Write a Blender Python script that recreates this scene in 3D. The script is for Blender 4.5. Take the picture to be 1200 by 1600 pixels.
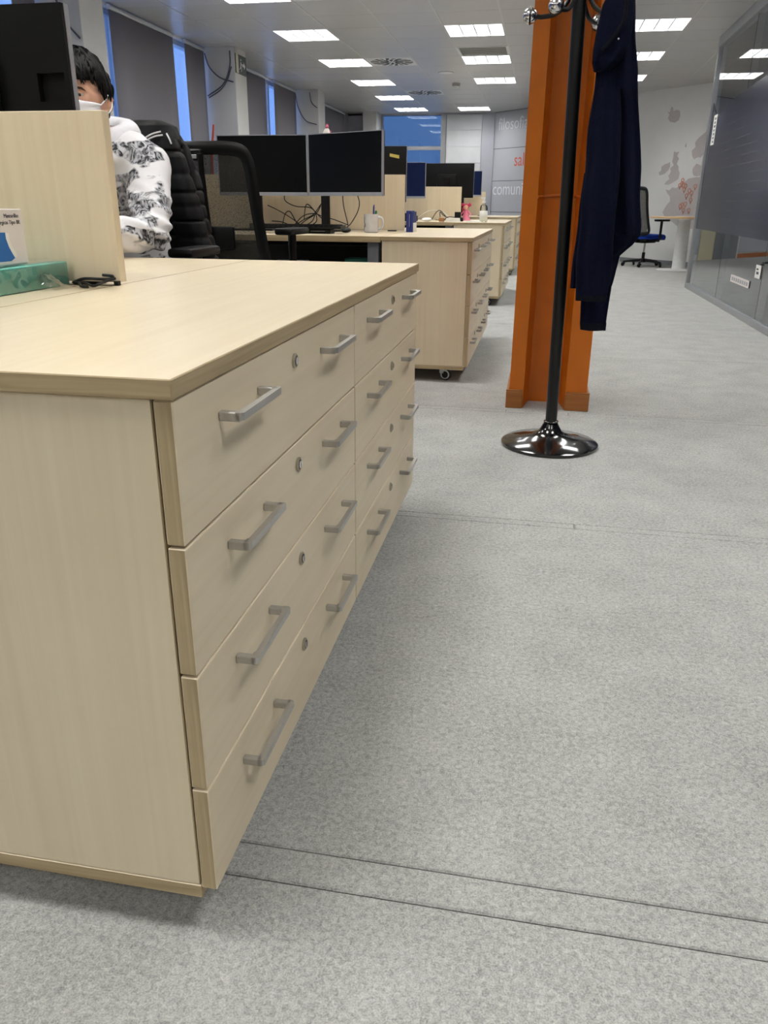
import bpy, bmesh, math, random
from mathutils import Vector, Matrix, noise
PI = math.pi
random.seed(7)
for o in list(bpy.data.objects):
    bpy.data.objects.remove(o, do_unlink=True)
SC = bpy.context.scene
COL = SC.collection

# ------------------------------------------------------------------ camera
CAM_POS = Vector((0.3416, -0.6984, 0.8963))
F_PX, YAW, PITCH, ROLL = 1229.66, 0.1852, 0.3739, 0.0079
_cd = bpy.data.cameras.new('camera')
_cd.sensor_fit = 'VERTICAL'; _cd.sensor_height = 24.0
_cd.lens = F_PX / 1600.0 * 24.0
_cd.clip_start = 0.02; _cd.clip_end = 200
cam = bpy.data.objects.new('camera', _cd); COL.objects.link(cam)
_fw = Vector((-math.sin(YAW)*math.cos(PITCH), math.cos(YAW)*math.cos(PITCH), -math.sin(PITCH)))
_rt = Vector((math.cos(YAW), math.sin(YAW), 0)); _up = _rt.cross(_fw)
_r2 = _rt*math.cos(ROLL)+_up*math.sin(ROLL); _u2 = -_rt*math.sin(ROLL)+_up*math.cos(ROLL)
_m = Matrix((_r2, _u2, -_fw)).transposed().to_4x4(); _m.translation = CAM_POS
cam.matrix_world = _m
SC.camera = cam

# ------------------------------------------------------------------ world, exposure
W = bpy.data.worlds.new('world'); SC.world = W; W.use_nodes = True
_bg = W.node_tree.nodes['Background']
_bg.inputs[0].default_value = (0.30, 0.50, 1.0, 1); _bg.inputs[1].default_value = 1.7
SC.view_settings.view_transform = 'Standard'; SC.view_settings.look = 'None'
SC.view_settings.gamma = 1.0; SC.view_settings.use_curve_mapping = False
SC.view_settings.exposure = 0.50
LAMP = 19.0          # radiance of the ceiling luminaires
H = 2.565            # ceiling height

# ------------------------------------------------------------------ materials
MATS = {}
def lin(c):
    c = c/255.0
    return c/12.92 if c <= 0.04045 else ((c+0.055)/1.055)**2.4
def rgb(r, g, b): return (lin(r), lin(g), lin(b), 1.0)
def base_mat(name):
    m = bpy.data.materials.new(name); m.use_nodes = True; MATS[name] = m
    return m, m.node_tree.nodes, m.node_tree.links, m.node_tree.nodes['Principled BSDF']
def plain(name, col, rough=0.5, metal=0.0, spec=0.5, var=0.05, scale=30, bump=0.0, coat=0.0, emit=None):
    m, n, l, p = base_mat(name)
    p.inputs['Roughness'].default_value = rough; p.inputs['Metallic'].default_value = metal
    p.inputs['Specular IOR Level'].default_value = spec; p.inputs['Coat Weight'].default_value = coat
    p.inputs['Coat Roughness'].default_value = 0.08
    tc = n.new('ShaderNodeTexCoord'); nz = n.new('ShaderNodeTexNoise'); nz.inputs['Scale'].default_value = scale
    nz.inputs['Detail'].default_value = 3
    l.new(tc.outputs['Object'], nz.inputs['Vector'])
    mp = n.new('ShaderNodeMapRange'); mp.inputs[1].default_value = 0.3; mp.inputs[2].default_value = 0.7
    mp.inputs[3].default_value = 1-var; mp.inputs[4].default_value = 1+var
    l.new(nz.outputs['Fac'], mp.inputs[0])
    mx = n.new('ShaderNodeVectorMath'); mx.operation = 'SCALE'; mx.inputs[0].default_value = col[:3]
    l.new(mp.outputs[0], mx.inputs['Scale']); l.new(mx.outputs[0], p.inputs['Base Color'])
    if bump:
        b = n.new('ShaderNodeBump'); b.inputs['Strength'].default_value = bump; b.inputs['Distance'].default_value = 0.004
        l.new(nz.outputs['Fac'], b.inputs['Height']); l.new(b.outputs[0], p.inputs['Normal'])
    if emit:
        p.inputs['Emission Color'].default_value = emit[0]; p.inputs['Emission Strength'].default_value = emit[1]
    return m
def wood(name, c1, c2, axis, fine=1.0, rough=0.42, streak=0.5):
    m, n, l, p = base_mat(name)
    p.inputs['Roughness'].default_value = rough; p.inputs['Specular IOR Level'].default_value = 0.4
    tc = n.new('ShaderNodeTexCoord'); mp = n.new('ShaderNodeMapping')
    s = [34*fine]*3; s[axis] = 0.8*fine
    mp.inputs['Scale'].default_value = s
    l.new(tc.outputs['Object'], mp.inputs['Vector'])
    nz = n.new('ShaderNodeTexNoise'); nz.inputs['Scale'].default_value = 1.6; nz.inputs['Detail'].default_value = 6
    nz.inputs['Distortion'].default_value = 0.6
    l.new(mp.outputs[0], nz.inputs['Vector'])
    nb = n.new('ShaderNodeTexNoise'); nb.inputs['Scale'].default_value = 5; nb.inputs['Detail'].default_value = 2
    l.new(tc.outputs['Object'], nb.inputs['Vector'])
    ad = n.new('ShaderNodeMath'); ad.operation = 'MULTIPLY_ADD'; ad.inputs[1].default_value = 1-streak*0.6
    l.new(nz.outputs['Fac'], ad.inputs[0])
    mu = n.new('ShaderNodeMath'); mu.operation = 'MULTIPLY'; mu.inputs[1].default_value = streak*0.6
    l.new(nb.outputs['Fac'], mu.inputs[0]); l.new(mu.outputs[0], ad.inputs[2])
    cr = n.new('ShaderNodeValToRGB'); cr.color_ramp.elements[0].position = 0.33; cr.color_ramp.elements[1].position = 0.66
    cr.color_ramp.elements[0].color = c1; cr.color_ramp.elements[1].color = c2
    l.new(ad.outputs[0], cr.inputs[0]); l.new(cr.outputs[0], p.inputs['Base Color'])
    return m
def mk_carpet():
    m, n, l, p = base_mat('carpet')
    p.inputs['Roughness'].default_value = 0.95; p.inputs['Specular IOR Level'].default_value = 0.1
    tc = n.new('ShaderNodeTexCoord')
    a = n.new('ShaderNodeTexNoise'); a.inputs['Scale'].default_value = 420; a.inputs['Detail'].default_value = 3
    b = n.new('ShaderNodeTexNoise'); b.inputs['Scale'].default_value = 130; b.inputs['Detail'].default_value = 5; b.inputs['Distortion'].default_value = 0.8
    c = n.new('ShaderNodeTexNoise'); c.inputs['Scale'].default_value = 7; c.inputs['Detail'].default_value = 3
    for t in (a, b, c): l.new(tc.outputs['Object'], t.inputs['Vector'])
    m1 = n.new('ShaderNodeMath'); m1.operation = 'MULTIPLY'; m1.inputs[1].default_value = 0.45; l.new(a.outputs['Fac'], m1.inputs[0])
    m2 = n.new('ShaderNodeMath'); m2.operation = 'MULTIPLY_ADD'; m2.inputs[1].default_value = 0.42; l.new(b.outputs['Fac'], m2.inputs[0]); l.new(m1.outputs[0], m2.inputs[2])
    m3 = n.new('ShaderNodeMath'); m3.operation = 'MULTIPLY_ADD'; m3.inputs[1].default_value = 0.13; l.new(c.outputs['Fac'], m3.inputs[0]); l.new(m2.outputs[0], m3.inputs[2])
    cr = n.new('ShaderNodeValToRGB')
    e = cr.color_ramp.elements
    e[0].position = 0.34; e[0].color = rgb(124, 125, 123); e[1].position = 0.66; e[1].color = rgb(196, 196, 192)
    k = e.new(0.50); k.color = rgb(166, 166, 163)
    l.new(m3.outputs[0], cr.inputs[0]); l.new(cr.outputs[0], p.inputs['Base Color'])
    bp = n.new('ShaderNodeBump'); bp.inputs['Strength'].default_value = 0.3; bp.inputs['Distance'].default_value = 0.002
    l.new(m2.outputs[0], bp.inputs['Height']); l.new(bp.outputs[0], p.inputs['Normal'])
def mk_glass(name, tint, refl=1.0, rough=0.02, ior=1.5):
    m, n, l, p = base_mat(name)
    n.remove(p); out = n['Material Output']
    tr = n.new('ShaderNodeBsdfTransparent'); tr.inputs[0].default_value = tint
    gl = n.new('ShaderNodeBsdfGlossy'); gl.inputs['Roughness'].default_value = rough; gl.inputs[0].default_value = (0.95, 0.97, 1, 1)
    fr = n.new('ShaderNodeFresnel'); fr.inputs[0].default_value = ior
    mu = n.new('ShaderNodeMath'); mu.operation = 'MULTIPLY'; mu.inputs[1].default_value = refl; mu.use_clamp = True
    l.new(fr.outputs[0], mu.inputs[0])
    mx = n.new('ShaderNodeMixShader'); l.new(mu.outputs[0], mx.inputs[0]); l.new(tr.outputs[0], mx.inputs[1]); l.new(gl.outputs[0], mx.inputs[2])
    l.new(mx.outputs[0], out.inputs[0])
    return m
def mk_mesh_fabric(name, col, alpha):
    m, n, l, p = base_mat(name)
    p.inputs['Base Color'].default_value = col; p.inputs['Roughness'].default_value = 0.7
    out = n['Material Output']; tr = n.new('ShaderNodeBsdfTransparent'); mx = n.new('ShaderNodeMixShader')
    tc = n.new('ShaderNodeTexCoord'); ck = n.new('ShaderNodeTexVoronoi'); ck.inputs['Scale'].default_value = 260
    l.new(tc.outputs['Object'], ck.inputs['Vector'])
    mp = n.new('ShaderNodeMapRange'); mp.inputs[1].default_value = 0.0; mp.inputs[2].default_value = 0.8
    mp.inputs[3].default_value = alpha-0.08; mp.inputs[4].default_value = alpha+0.08
    l.new(ck.outputs['Distance'], mp.inputs[0]); l.new(mp.outputs[0], mx.inputs[0])
    l.new(tr.outputs[0], mx.inputs[1]); l.new(p.outputs[0], mx.inputs[2]); l.new(mx.outputs[0], out.inputs[0])
def mk_hoodie():
    m, n, l, p = base_mat('hoodie')
    p.inputs['Roughness'].default_value = 0.9; p.inputs['Specular IOR Level'].default_value = 0.15
    tc = n.new('ShaderNodeTexCoord')
    wv = n.new('ShaderNodeTexNoise'); wv.inputs['Scale'].default_value = 9; wv.inputs['Detail'].default_value = 3
    mp = n.new('ShaderNodeMapping'); mp.inputs['Scale'].default_value = (0.8, 0.8, 1.7); mp.inputs['Rotation'].default_value = (0.15, 0.35, 0)
    l.new(tc.outputs['Object'], mp.inputs['Vector']); l.new(mp.outputs[0], wv.inputs['Vector'])
    cr = n.new('ShaderNodeValToRGB'); cr.color_ramp.elements[0].position = 0.50; cr.color_ramp.elements[1].position = 0.54
    cr.color_ramp.elements[0].color = (0, 0, 0, 1); cr.color_ramp.elements[1].color = (1, 1, 1, 1)
    l.new(wv.outputs['Fac'], cr.inputs[0])
    dt = n.new('ShaderNodeTexNoise'); dt.inputs['Scale'].default_value = 48; dt.inputs['Detail'].default_value = 7; dt.inputs['Distortion'].default_value = 1.8
    mp2 = n.new('ShaderNodeMapping'); mp2.inputs['Rotation'].default_value = (0.3, 0.7, 0.2); mp2.inputs['Scale'].default_value = (1, 1, 0.55)
    l.new(tc.outputs['Object'], mp2.inputs['Vector']); l.new(mp2.outputs[0], dt.inputs['Vector'])
    c2 = n.new('ShaderNodeValToRGB'); c2.color_ramp.elements[0].position = 0.42; c2.color_ramp.elements[1].position = 0.60
    c2.color_ramp.elements[0].color = rgb(56, 56, 60); c2.color_ramp.elements[1].color = rgb(196, 196, 202)
    l.new(dt.outputs['Fac'], c2.inputs[0])
    mx = n.new('ShaderNodeMix'); mx.data_type = 'RGBA'
    l.new(cr.outputs[0], mx.inputs[0]); mx.inputs[6].default_value = rgb(228, 227, 230); l.new(c2.outputs[0], mx.inputs[7])
    l.new(mx.outputs[2], p.inputs['Base Color'])
def mk_film():
    m, n, l, p = base_mat('film')
    p.inputs['Roughness'].default_value = 0.16; p.inputs['Specular IOR Level'].default_value = 0.35
    tc = n.new('ShaderNodeTexCoord'); br = n.new('ShaderNodeTexBrick')
    sw = n.new('ShaderNodeSeparateXYZ'); cb = n.new('ShaderNodeCombineXYZ')
    l.new(tc.outputs['Object'], sw.inputs[0]); l.new(sw.outputs['Y'], cb.inputs['X']); l.new(sw.outputs['Z'], cb.inputs['Y'])
    nz = n.new('ShaderNodeTexNoise'); nz.inputs['Scale'].default_value = 2.5; l.new(cb.outputs[0], nz.inputs['Vector'])
    l.new(cb.outputs[0], br.inputs['Vector'])
    br.inputs['Scale'].default_value = 3.2; br.inputs['Mortar Size'].default_value = 0.012
    br.inputs['Color1'].default_value = rgb(54, 56, 72); br.inputs['Color2'].default_value = rgb(46, 48, 62); br.inputs['Mortar'].default_value = rgb(80, 82, 96)
    mx = n.new('ShaderNodeMix'); mx.data_type = 'RGBA'
    rp = n.new('ShaderNodeMapRange'); rp.inputs[1].default_value = 0.42; rp.inputs[2].default_value = 0.58
    l.new(nz.outputs['Fac'], rp.inputs[0]); l.new(rp.outputs[0], mx.inputs[0])
    mx.inputs[6].default_value = rgb(51, 53, 69); l.new(br.outputs['Color'], mx.inputs[7]); l.new(mx.outputs[2], p.inputs['Base Color'])

wood('maple_x', rgb(220, 203, 173), rgb(228, 213, 185), 0)
wood('maple_y', rgb(220, 203, 173), rgb(228, 213, 185), 1)
wood('maple_z', rgb(220, 203, 173), rgb(228, 213, 185), 2)
wood('maple_top', rgb(220, 203, 173), rgb(228, 213, 185), 1, rough=0.30)
wood('edge_y', rgb(158, 138, 103), rgb(190, 170, 134), 1, 2.2, streak=0.2)
wood('edge_z', rgb(158, 138, 103), rgb(190, 170, 134), 2, 2.2, streak=0.2)
wood('edge_x', rgb(158, 138, 103), rgb(190, 170, 134), 0, 2.2, streak=0.2)
wood('brown_block', rgb(140, 84, 38), rgb(168, 106, 52), 0)
wood('table_beech', rgb(196, 160, 116), rgb(216, 182, 138), 0)
mk_carpet()
plain('underlay', rgb(96, 96, 95), 0.9)
plain('steel', rgb(186, 184, 180), 0.36, 0.7, var=0.03, scale=200)
plain('chrome', rgb(225, 225, 228), 0.06, 1.0, var=0.01)
plain('nickel', rgb(176, 168, 150), 0.35, 0.6, var=0.05)
plain('black_plastic', rgb(9, 9, 10), 0.45, spec=0.3, var=0.1)
plain('black_gloss', rgb(8, 8, 9), 0.14, coat=0.6, var=0.05)
plain('black_pole', rgb(7, 7, 8), 0.32, var=0.05)
plain('monitor_back', rgb(13, 14, 15), 0.5, spec=0.25, var=0.12, scale=6)
plain('screen_black', rgb(2, 3, 4), 0.30, spec=0.25, var=0.1, scale=3)
plain('screen_blue_reflection', rgb(10, 24, 62), 0.30, spec=0.25, var=0.1, scale=3)  # switched-off screen, blue window reflection painted into its colour
plain('silver_plastic', rgb(160, 163, 172), 0.4, 0.3, var=0.03)
plain('grey_paint', rgb(122, 125, 132), 0.45, 0.2)
plain('alu', rgb(176, 178, 180), 0.38, 0.7, var=0.04)
plain('orange_paint', rgb(198, 104, 10), 0.36, var=0.06, scale=9, bump=0.06)
plain('wall_white', rgb(228, 228, 226), 0.8, var=0.02, scale=4)
plain('wall_grey', rgb(176, 178, 188), 0.75, var=0.03, scale=4)
plain('pilaster', rgb(212, 212, 212), 0.8, var=0.02, scale=4)
plain('wall_grey_light', rgb(205, 206, 210), 0.55, var=0.05, scale=3)
plain('panel_line', rgb(60, 62, 68), 0.6)
plain('blind', rgb(132, 130, 138), 0.85, var=0.03, scale=120)
plain('frame_white', rgb(196, 200, 206), 0.4, 0.2)
plain('ceiling_tile', rgb(190, 189, 188), 0.30, var=0.015, scale=3)
plain('ceiling_void', rgb(96, 96, 98), 0.8)
plain('ceiling_rail', rgb(204, 204, 203), 0.4)
plain('lamp_frame', rgb(226, 227, 225), 0.4)
plain('lamp_glow', rgb(240, 245, 238), 0.5, emit=((1.0, 0.985, 0.955, 1), LAMP))
plain('grille_grey', rgb(150, 149, 146), 0.5)
plain('navy_fleece', rgb(8, 13, 34), 0.95, spec=0.15, var=0.22, scale=90, bump=0.5)
plain('navy_trim', rgb(20, 22, 30), 0.9, spec=0.1, var=0.3, scale=140, bump=0.6)
plain('puffer', rgb(6, 6, 9), 0.6, spec=0.16, var=0.2, scale=50, bump=0.25)
plain('white_trim', rgb(220, 220, 220), 0.6)
plain('skin', rgb(226, 176, 150), 0.5, var=0.05, scale=20)
plain('hair', rgb(9, 8, 8), 0.5, spec=0.22, var=0.3, scale=120)
plain('eye_white', rgb(215, 205, 200), 0.3)
plain('eye_dark', rgb(35, 22, 18), 0.2)
plain('brow', rgb(72, 48, 40), 0.8)
plain('mask_white', rgb(228, 226, 230), 0.85, var=0.02, scale=300, bump=0.1)
plain('hoodie_plain', rgb(226, 225, 230), 0.9, spec=0.15, var=0.03, scale=60)
plain('trousers', rgb(30, 34, 46), 0.9)
plain('shoe', rgb(40, 40, 42), 0.6)
plain('blue_seat', rgb(28, 58, 150), 0.9, spec=0.15, var=0.1, scale=150)
plain('dark_seat', rgb(22, 22, 24), 0.9, spec=0.15, var=0.1, scale=150)
plain('white_metal', rgb(228, 229, 230), 0.4)
plain('white_card', rgb(226, 218, 214), 0.6, var=0.02, scale=8)
plain('teal_card', rgb(150, 228, 214), 0.30, var=0.10, scale=14, coat=0.5, bump=0.15)
plain('mask_blue', rgb(20, 104, 178), 0.4, var=0.12, scale=25)
plain('print_grey', rgb(110, 105, 105), 0.7)
plain('mug_white', rgb(225, 226, 228), 0.25, coat=0.4)
plain('mug_print', rgb(120, 122, 130), 0.4)
plain('pen_blue', rgb(36, 70, 160), 0.4)
plain('pen_green', rgb(28, 140, 96), 0.4)
plain('book_blue', rgb(32, 48, 124), 0.5)
plain('paper', rgb(232, 230, 224), 0.7)
plain('brown_item', rgb(168, 120, 74), 0.7)
plain('pink', rgb(236, 130, 158), 0.6)
plain('pink_dark', rgb(204, 62, 100), 0.8, bump=0.5, scale=120)
plain('red_stick', rgb(168, 66, 40), 0.5)
plain('yellow_note', rgb(214, 196, 104), 0.8)
plain('sign_green', rgb(44, 62, 50), 0.4)
plain('sign_cream', rgb(206, 202, 176), 0.4)
plain('cable_black', rgb(14, 13, 13), 0.5)
plain('cable_grey', rgb(92, 90, 110), 0.6)
plain('map_grey', rgb(194, 188, 187), 0.8, var=0.02)
plain('pin_orange', rgb(214, 128, 92), 0.7)
plain('text_white', rgb(222, 223, 229), 0.6)
plain('text_grey', rgb(166, 166, 170), 0.6)
plain('text_red', rgb(214, 92, 70), 0.6)
plain('cream', rgb(208, 200, 170), 0.6)
plain('grey_panel', rgb(126, 130, 134), 0.6)
plain('orange_skirt', rgb(176, 104, 56), 0.5)
plain('teal_box', rgb(40, 128, 112), 0.6)
plain('bottle_label', rgb(214, 214, 206), 0.5)
mk_glass('glass', (0.93, 0.96, 0.97, 1), 1.6)
mk_glass('tinted_glass', (0.30, 0.36, 0.40, 1), 1.4)
mk_glass('window_glass', (0.9, 0.94, 1.0, 1), 0.8)
mk_glass('clear_plastic', (0.97, 0.985, 0.98, 1), 2.0, 0.10)
mk_glass('bottle_clear', (0.86, 0.88, 0.86, 1), 1.5, 0.1)
mk_mesh_fabric('mesh_fabric', rgb(40, 38, 30), 0.80)
mk_hoodie(); mk_film()

# ------------------------------------------------------------------ mesh helpers
class MB:
    def __init__(s): s.bm = bmesh.new(); s.mats = []; s.cur = 0
    def mat(s, name):
        if name not in s.mats: s.mats.append(name)
        s.cur = s.mats.index(name); return s
    def _f(s, vs):
        try:
            f = s.bm.faces.new(vs); f.material_index = s.cur; return f
        except ValueError: return None
    def box(s, x0, x1, y0, y1, z0, z1, bev=0.0, seg=1, M=None):
        co = [(x, y, z) for z in (z0, z1) for y in (y0, y1) for x in (x0, x1)]
        vs = [s.bm.verts.new(M @ Vector(c) if M else c) for c in co]
        fs = [s._f([vs[i] for i in q]) for q in ((0, 2, 3, 1), (4, 5, 7, 6), (0, 1, 5, 4), (2, 6, 7, 3), (0, 4, 6, 2), (1, 3, 7, 5))]
        if bev:
            es = list({e for f in fs for e in f.edges})
            r = bmesh.ops.bevel(s.bm, geom=es, offset=bev, segments=seg, affect='EDGES', profile=0.5)
            for f in r['faces']: f.material_index = s.cur
        return s
    def loop(s, pts): return [s.bm.verts.new(p) for p in pts]
    def skin(s, loops, cap=True, closed=False):
        n = len(loops[0])
        pairs = list(zip(loops, loops[1:])) + ([(loops[-1], loops[0])] if closed else [])
        for a, b in pairs:
            for i in range(n): s._f([a[i], a[(i+1) % n], b[(i+1) % n], b[i]])
        if cap and not closed:
            s._f(list(reversed(loops[0]))); s._f(loops[-1])
        return s
    def tube(s, path, r, seg=8, cap=True):
        path = [Vector(p) for p in path]
        rs = r if isinstance(r, (list, tuple)) else [r]*len(path)
        loops = []; u = None
        for i, p in enumerate(path):
            t = (path[min(i+1, len(path)-1)] - path[max(i-1, 0)])
            t = t.normalized() if t.length > 1e-9 else Vector((0, 0, 1))
            if u is None:
                u = t.orthogonal().normalized()
            else:
                u = (u - t*u.dot(t)); u = u.normalized() if u.length > 1e-6 else t.orthogonal().normalized()
            v = t.cross(u)
            loops.append(s.loop([p + (u*math.cos(2*PI*k/seg)+v*math.sin(2*PI*k/seg))*rs[i] for k in range(seg)]))
        return s.skin(loops, cap)
    def lathe(s, prof, c=(0, 0, 0), seg=32, cap=True):
        c = Vector(c)
        loops = [s.loop([c+Vector((r*math.cos(2*PI*k/seg), r*math.sin(2*PI*k/seg), z)) for k in range(seg)]) for r, z in prof]
        return s.skin(loops, cap)
    def sphere(s, c, r, seg=16, rings=10):
        c = Vector(c); r = Vector(r) if hasattr(r, '__len__') else Vector((r, r, r))
        loops = []
        for i in range(1, rings):
            a = PI*i/rings
            loops.append(s.loop([c+Vector((r.x*math.sin(a)*math.cos(2*PI*k/seg), r.y*math.sin(a)*math.sin(2*PI*k/seg), -r.z*math.cos(a))) for k in range(seg)]))
        s.skin(loops, False)
        b = s.bm.verts.new(c-Vector((0, 0, r.z))); t = s.bm.verts.new(c+Vector((0, 0, r.z)))
        for k in range(seg):
            s._f([b, loops[0][(k+1) % seg], loops[0][k]]); s._f([t, loops[-1][k], loops[-1][(k+1) % seg]])
        return s
    def prism(s, pts, off):
        off = Vector(off); a = s.loop([Vector(p) for p in pts]); b = s.loop([Vector(p)+off for p in pts])
        return s.skin([a, b], True)
    def grid(s, nu, nv, fn, thick=None):
        vs = [[s.bm.verts.new(fn(i/nu, j/nv)) for j in range(nv+1)] for i in range(nu+1)]
        for i in range(nu):
            for j in range(nv): s._f([vs[i][j], vs[i+1][j], vs[i+1][j+1], vs[i][j+1]])
        return s
    def mesh(s, name, smooth=True, ang=35):
        bmesh.ops.recalc_face_normals(s.bm, faces=s.bm.faces)
        me = bpy.data.meshes.new(name); s.bm.to_mesh(me); s.bm.free()
        for m in s.mats: me.materials.append(MATS[m])
        if smooth:
            for p in me.polygons: p.use_smooth = True
            me.set_sharp_from_angle(angle=math.radians(ang))
        return me
def link(name, me, parent=None, loc=(0, 0, 0), rz=0.0):
    o = bpy.data.objects.new(name, me); COL.objects.link(o)
    o.location = loc; o.rotation_euler = (0, 0, rz)
    if parent: o.parent = parent
    return o
def build(mb, name, mat=None, parent=None, loc=(0, 0, 0), rz=0.0, smooth=True, ang=35):
    if mat and not mb.mats: mb.mat(mat)
    return link(name, mb.mesh(name, smooth, ang), parent, loc, rz)
def tag(o, label=None, cat=None, group=None, kind=None):
    if label: o['label'] = label
    if cat: o['category'] = cat
    if group: o['group'] = group
    if kind: o['kind'] = kind
    return o
def thing(name, label, cat, loc=(0, 0, 0), rz=0.0, group=None):
    o = link(name, None, None, loc, rz); o.empty_display_size = 0.05
    return tag(o, label, cat, group)
def copy_tree(o, parent=None):
    c = o.copy(); COL.objects.link(c); c.parent = parent
    for ch in list(o.children): copy_tree(ch, c)
    return c
def B(name, mat, parent, *box, bev=0.0, seg=1, loc=(0, 0, 0)):
    m = MB().mat(mat); m.box(*box, bev=bev, seg=seg); return build(m, name, parent=parent, loc=loc)
def struct(name, mb, mat=None, parent=None):
    o = build(mb, name, mat, parent)
    if not parent: o['kind'] = 'structure'
    return o
def thicken(o, t):
    md = o.modifiers.new('solid', 'SOLIDIFY'); md.thickness = t; md.offset = 0; return o
def bez(pts, n=8):
    """Catmull-Rom through the points"""
    P = [Vector(p) for p in pts]; P = [2*P[0]-P[1]]+P+[2*P[-1]-P[-2]]; out = []
    for i in range(1, len(P)-2):
        for k in range(n):
            t = k/n; a, b, c, d = P[i-1], P[i], P[i+1], P[i+2]
            out.append(0.5*((2*b)+(c-a)*t+(2*a-5*b+4*c-d)*t*t+(3*b-a-3*c+d)*t**3))
    out.append(P[-2]); return out
def text_mesh(txt, size, mat, depth=0.0004, align='LEFT', spacing=1.0):
    cu = bpy.data.curves.new('lettering', 'FONT'); cu.body = txt; cu.size = size; cu.extrude = depth; cu.align_x = align
    cu.space_character = spacing; cu.resolution_u = 3
    ob = bpy.data.objects.new('lettering', cu); COL.objects.link(ob)
    dg = bpy.context.evaluated_depsgraph_get(); dg.update()
    me = bpy.data.meshes.new_from_object(ob.evaluated_get(dg))
    bpy.data.objects.remove(ob, do_unlink=True); bpy.data.curves.remove(cu)
    me.materials.clear(); me.materials.append(MATS[mat]); return me
def place_text(name, txt, size, mat, origin, xdir, parent, align='LEFT', squash=1.0, spacing=1.0, ydir=(0, 0, 1)):
    me = text_mesh(txt, size, mat, align=align, spacing=spacing)
    xd = Vector(xdir).normalized(); yd = Vector(ydir).normalized(); zd = xd.cross(yd)
    M = Matrix((xd*squash, yd, zd)).transposed().to_4x4(); M.translation = Vector(origin)
    me.transform(M); me.name = name
    return link(name, me, parent)

# ================================================================== SETTING
YB, YE = -4.0, 16.6          # back and far end of the hall
XW, XG, XR = -3.70, 2.06, 4.7
# floor: sub-floor with separate carpet lengths laid across the aisle
mb = MB().mat('underlay'); mb.box(XW-0.3, XR+0.2, YB-0.2, YE+0.3, -0.08, -0.006)
floor = struct('floor', mb)
seams = [YB, -2.62, -1.28, 0.108, 0.170, 1.528, 1.566, 2.905, 2.955, 4.46, 5.855, 7.28, 8.72, 10.30, 11.7, 13.1, 14.5, 15.9, YE+0.25]
for a, b in zip(seams, seams[1:]):
    cuts = [XW-0.28, 0.235, 0.52, XR+0.15] if abs(a-2.905) < 1e-6 else ([XW-0.28, 0.50, XR+0.15] if abs(a-1.528) < 1e-6 else [XW-0.28, XR+0.15])
    for c, d in zip(cuts, cuts[1:]):
        g = 0.0009 if a < 3 else 0.0018
        m = MB().mat('carpet'); m.box(c+g*0.6, d-g*0.6, a+g, b-g, -0.006, 0.0, bev=0.0025)
        build(m, 'carpet_strip', parent=floor, smooth=False)

# ceiling: backing slab, rails and tiles
mb = MB().mat('ceiling_void'); mb.box(XW-0.3, XR+0.2, YB-0.2, YE+0.3, H+0.10, H+0.20)
ceiling = struct('ceiling', mb)
TX = [-3.8+0.6*k for k in range(15)]      # tile column edges
LIGHTS = []
for y in [8.4+1.8*k for k in range(-6, 4)]:
    for x in (-2.6, -0.8, 1.0):
        if y > 13.0 and x > -2: continue
        LIGHTS.append((x, y))
LIGHTS += [(-2.6, 15.6), (-1.4, 15.6)]
DIFF = [(-2.0, 6.6), (-2.0, 10.2), (-2.0, 13.2)]
GRILLE = [(-0.8, 9.6)]
used = {(round(x*10), round(y*10)) for x, y in LIGHTS+DIFF+GRILLE}
tile_me = None; far_tiles = MB().mat('ceiling_tile')
def wall_y(x): return 16.6-(x+0.76)*(3.75/3.41)
j = 0
y = -4.2
while y < 16.6:
    for x in TX[:-1]:
        if (round(x*10), round(y*10)) in used: continue
        if x > -0.8 and y > wall_y(x)+0.1: continue
        if y < 6.5 or x > 2.2:
            far_tiles.box(x+0.004, x+0.596, y+0.0025, y+0.5975, H, H+0.03)
            continue
        if tile_me is None:
            t = MB().mat('ceiling_tile'); t.box(0.004, 0.596, 0.0025, 0.5975, 0, 0.03, bev=0.003)
            tile_me = t.mesh('ceiling_tile', smooth=False)
        link('ceiling_tile', tile_me, ceiling, (x, y, H))
    y = round(y+0.6, 4)
o = build(far_tiles, 'ceiling_tile_field', parent=ceiling, smooth=False); o['kind'] = 'stuff'
rail_me = MB().mat('ceiling_rail'); rail_me.box(-0.009, 0.009, YB, YE, H-0.003, H+0.03)
rail_me = rail_me.mesh('ceiling_rail', smooth=False)
for x in TX: link('ceiling_rail', rail_me, ceiling, (x, 0, 0))

# ceiling luminaires
def make_light():
    r = thing('ceiling_light', 'x', 'ceiling light', group='recessed ceiling lights')
    f = MB().mat('lamp_frame')
    for a in ((0, 0.6, 0, 0.014), (0, 0.6, 0.586, 0.6), (0, 0.014, 0.014, 0.586), (0.586, 0.6, 0.014, 0.586)):
        f.box(*a, -0.002, 0.07)
    build(f, 'frame', parent=r, smooth=False)
    g = MB().mat('lamp_glow'); g.box(0.014, 0.586, 0.014, 0.586, 0.055, 0.065); build(g, 'diffuser', parent=r, smooth=False)
    for k in (1, 2, 3):
        x = 0.014+0.143*k; B('divider', 'alu', r, x-0.006, x+0.006, 0.014, 0.586, 0.004, 0.05)
    lv = MB().mat('alu')
    for k in range(1, 12):
        yy = 0.014+k*0.572/12; lv.box(0.014, 0.586, yy-0.001, yy+0.001, 0.012, 0.036)
    build(lv, 'louvre_blades', parent=r, smooth=False)['kind'] = 'stuff'
    return r
L0 = make_light()
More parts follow.
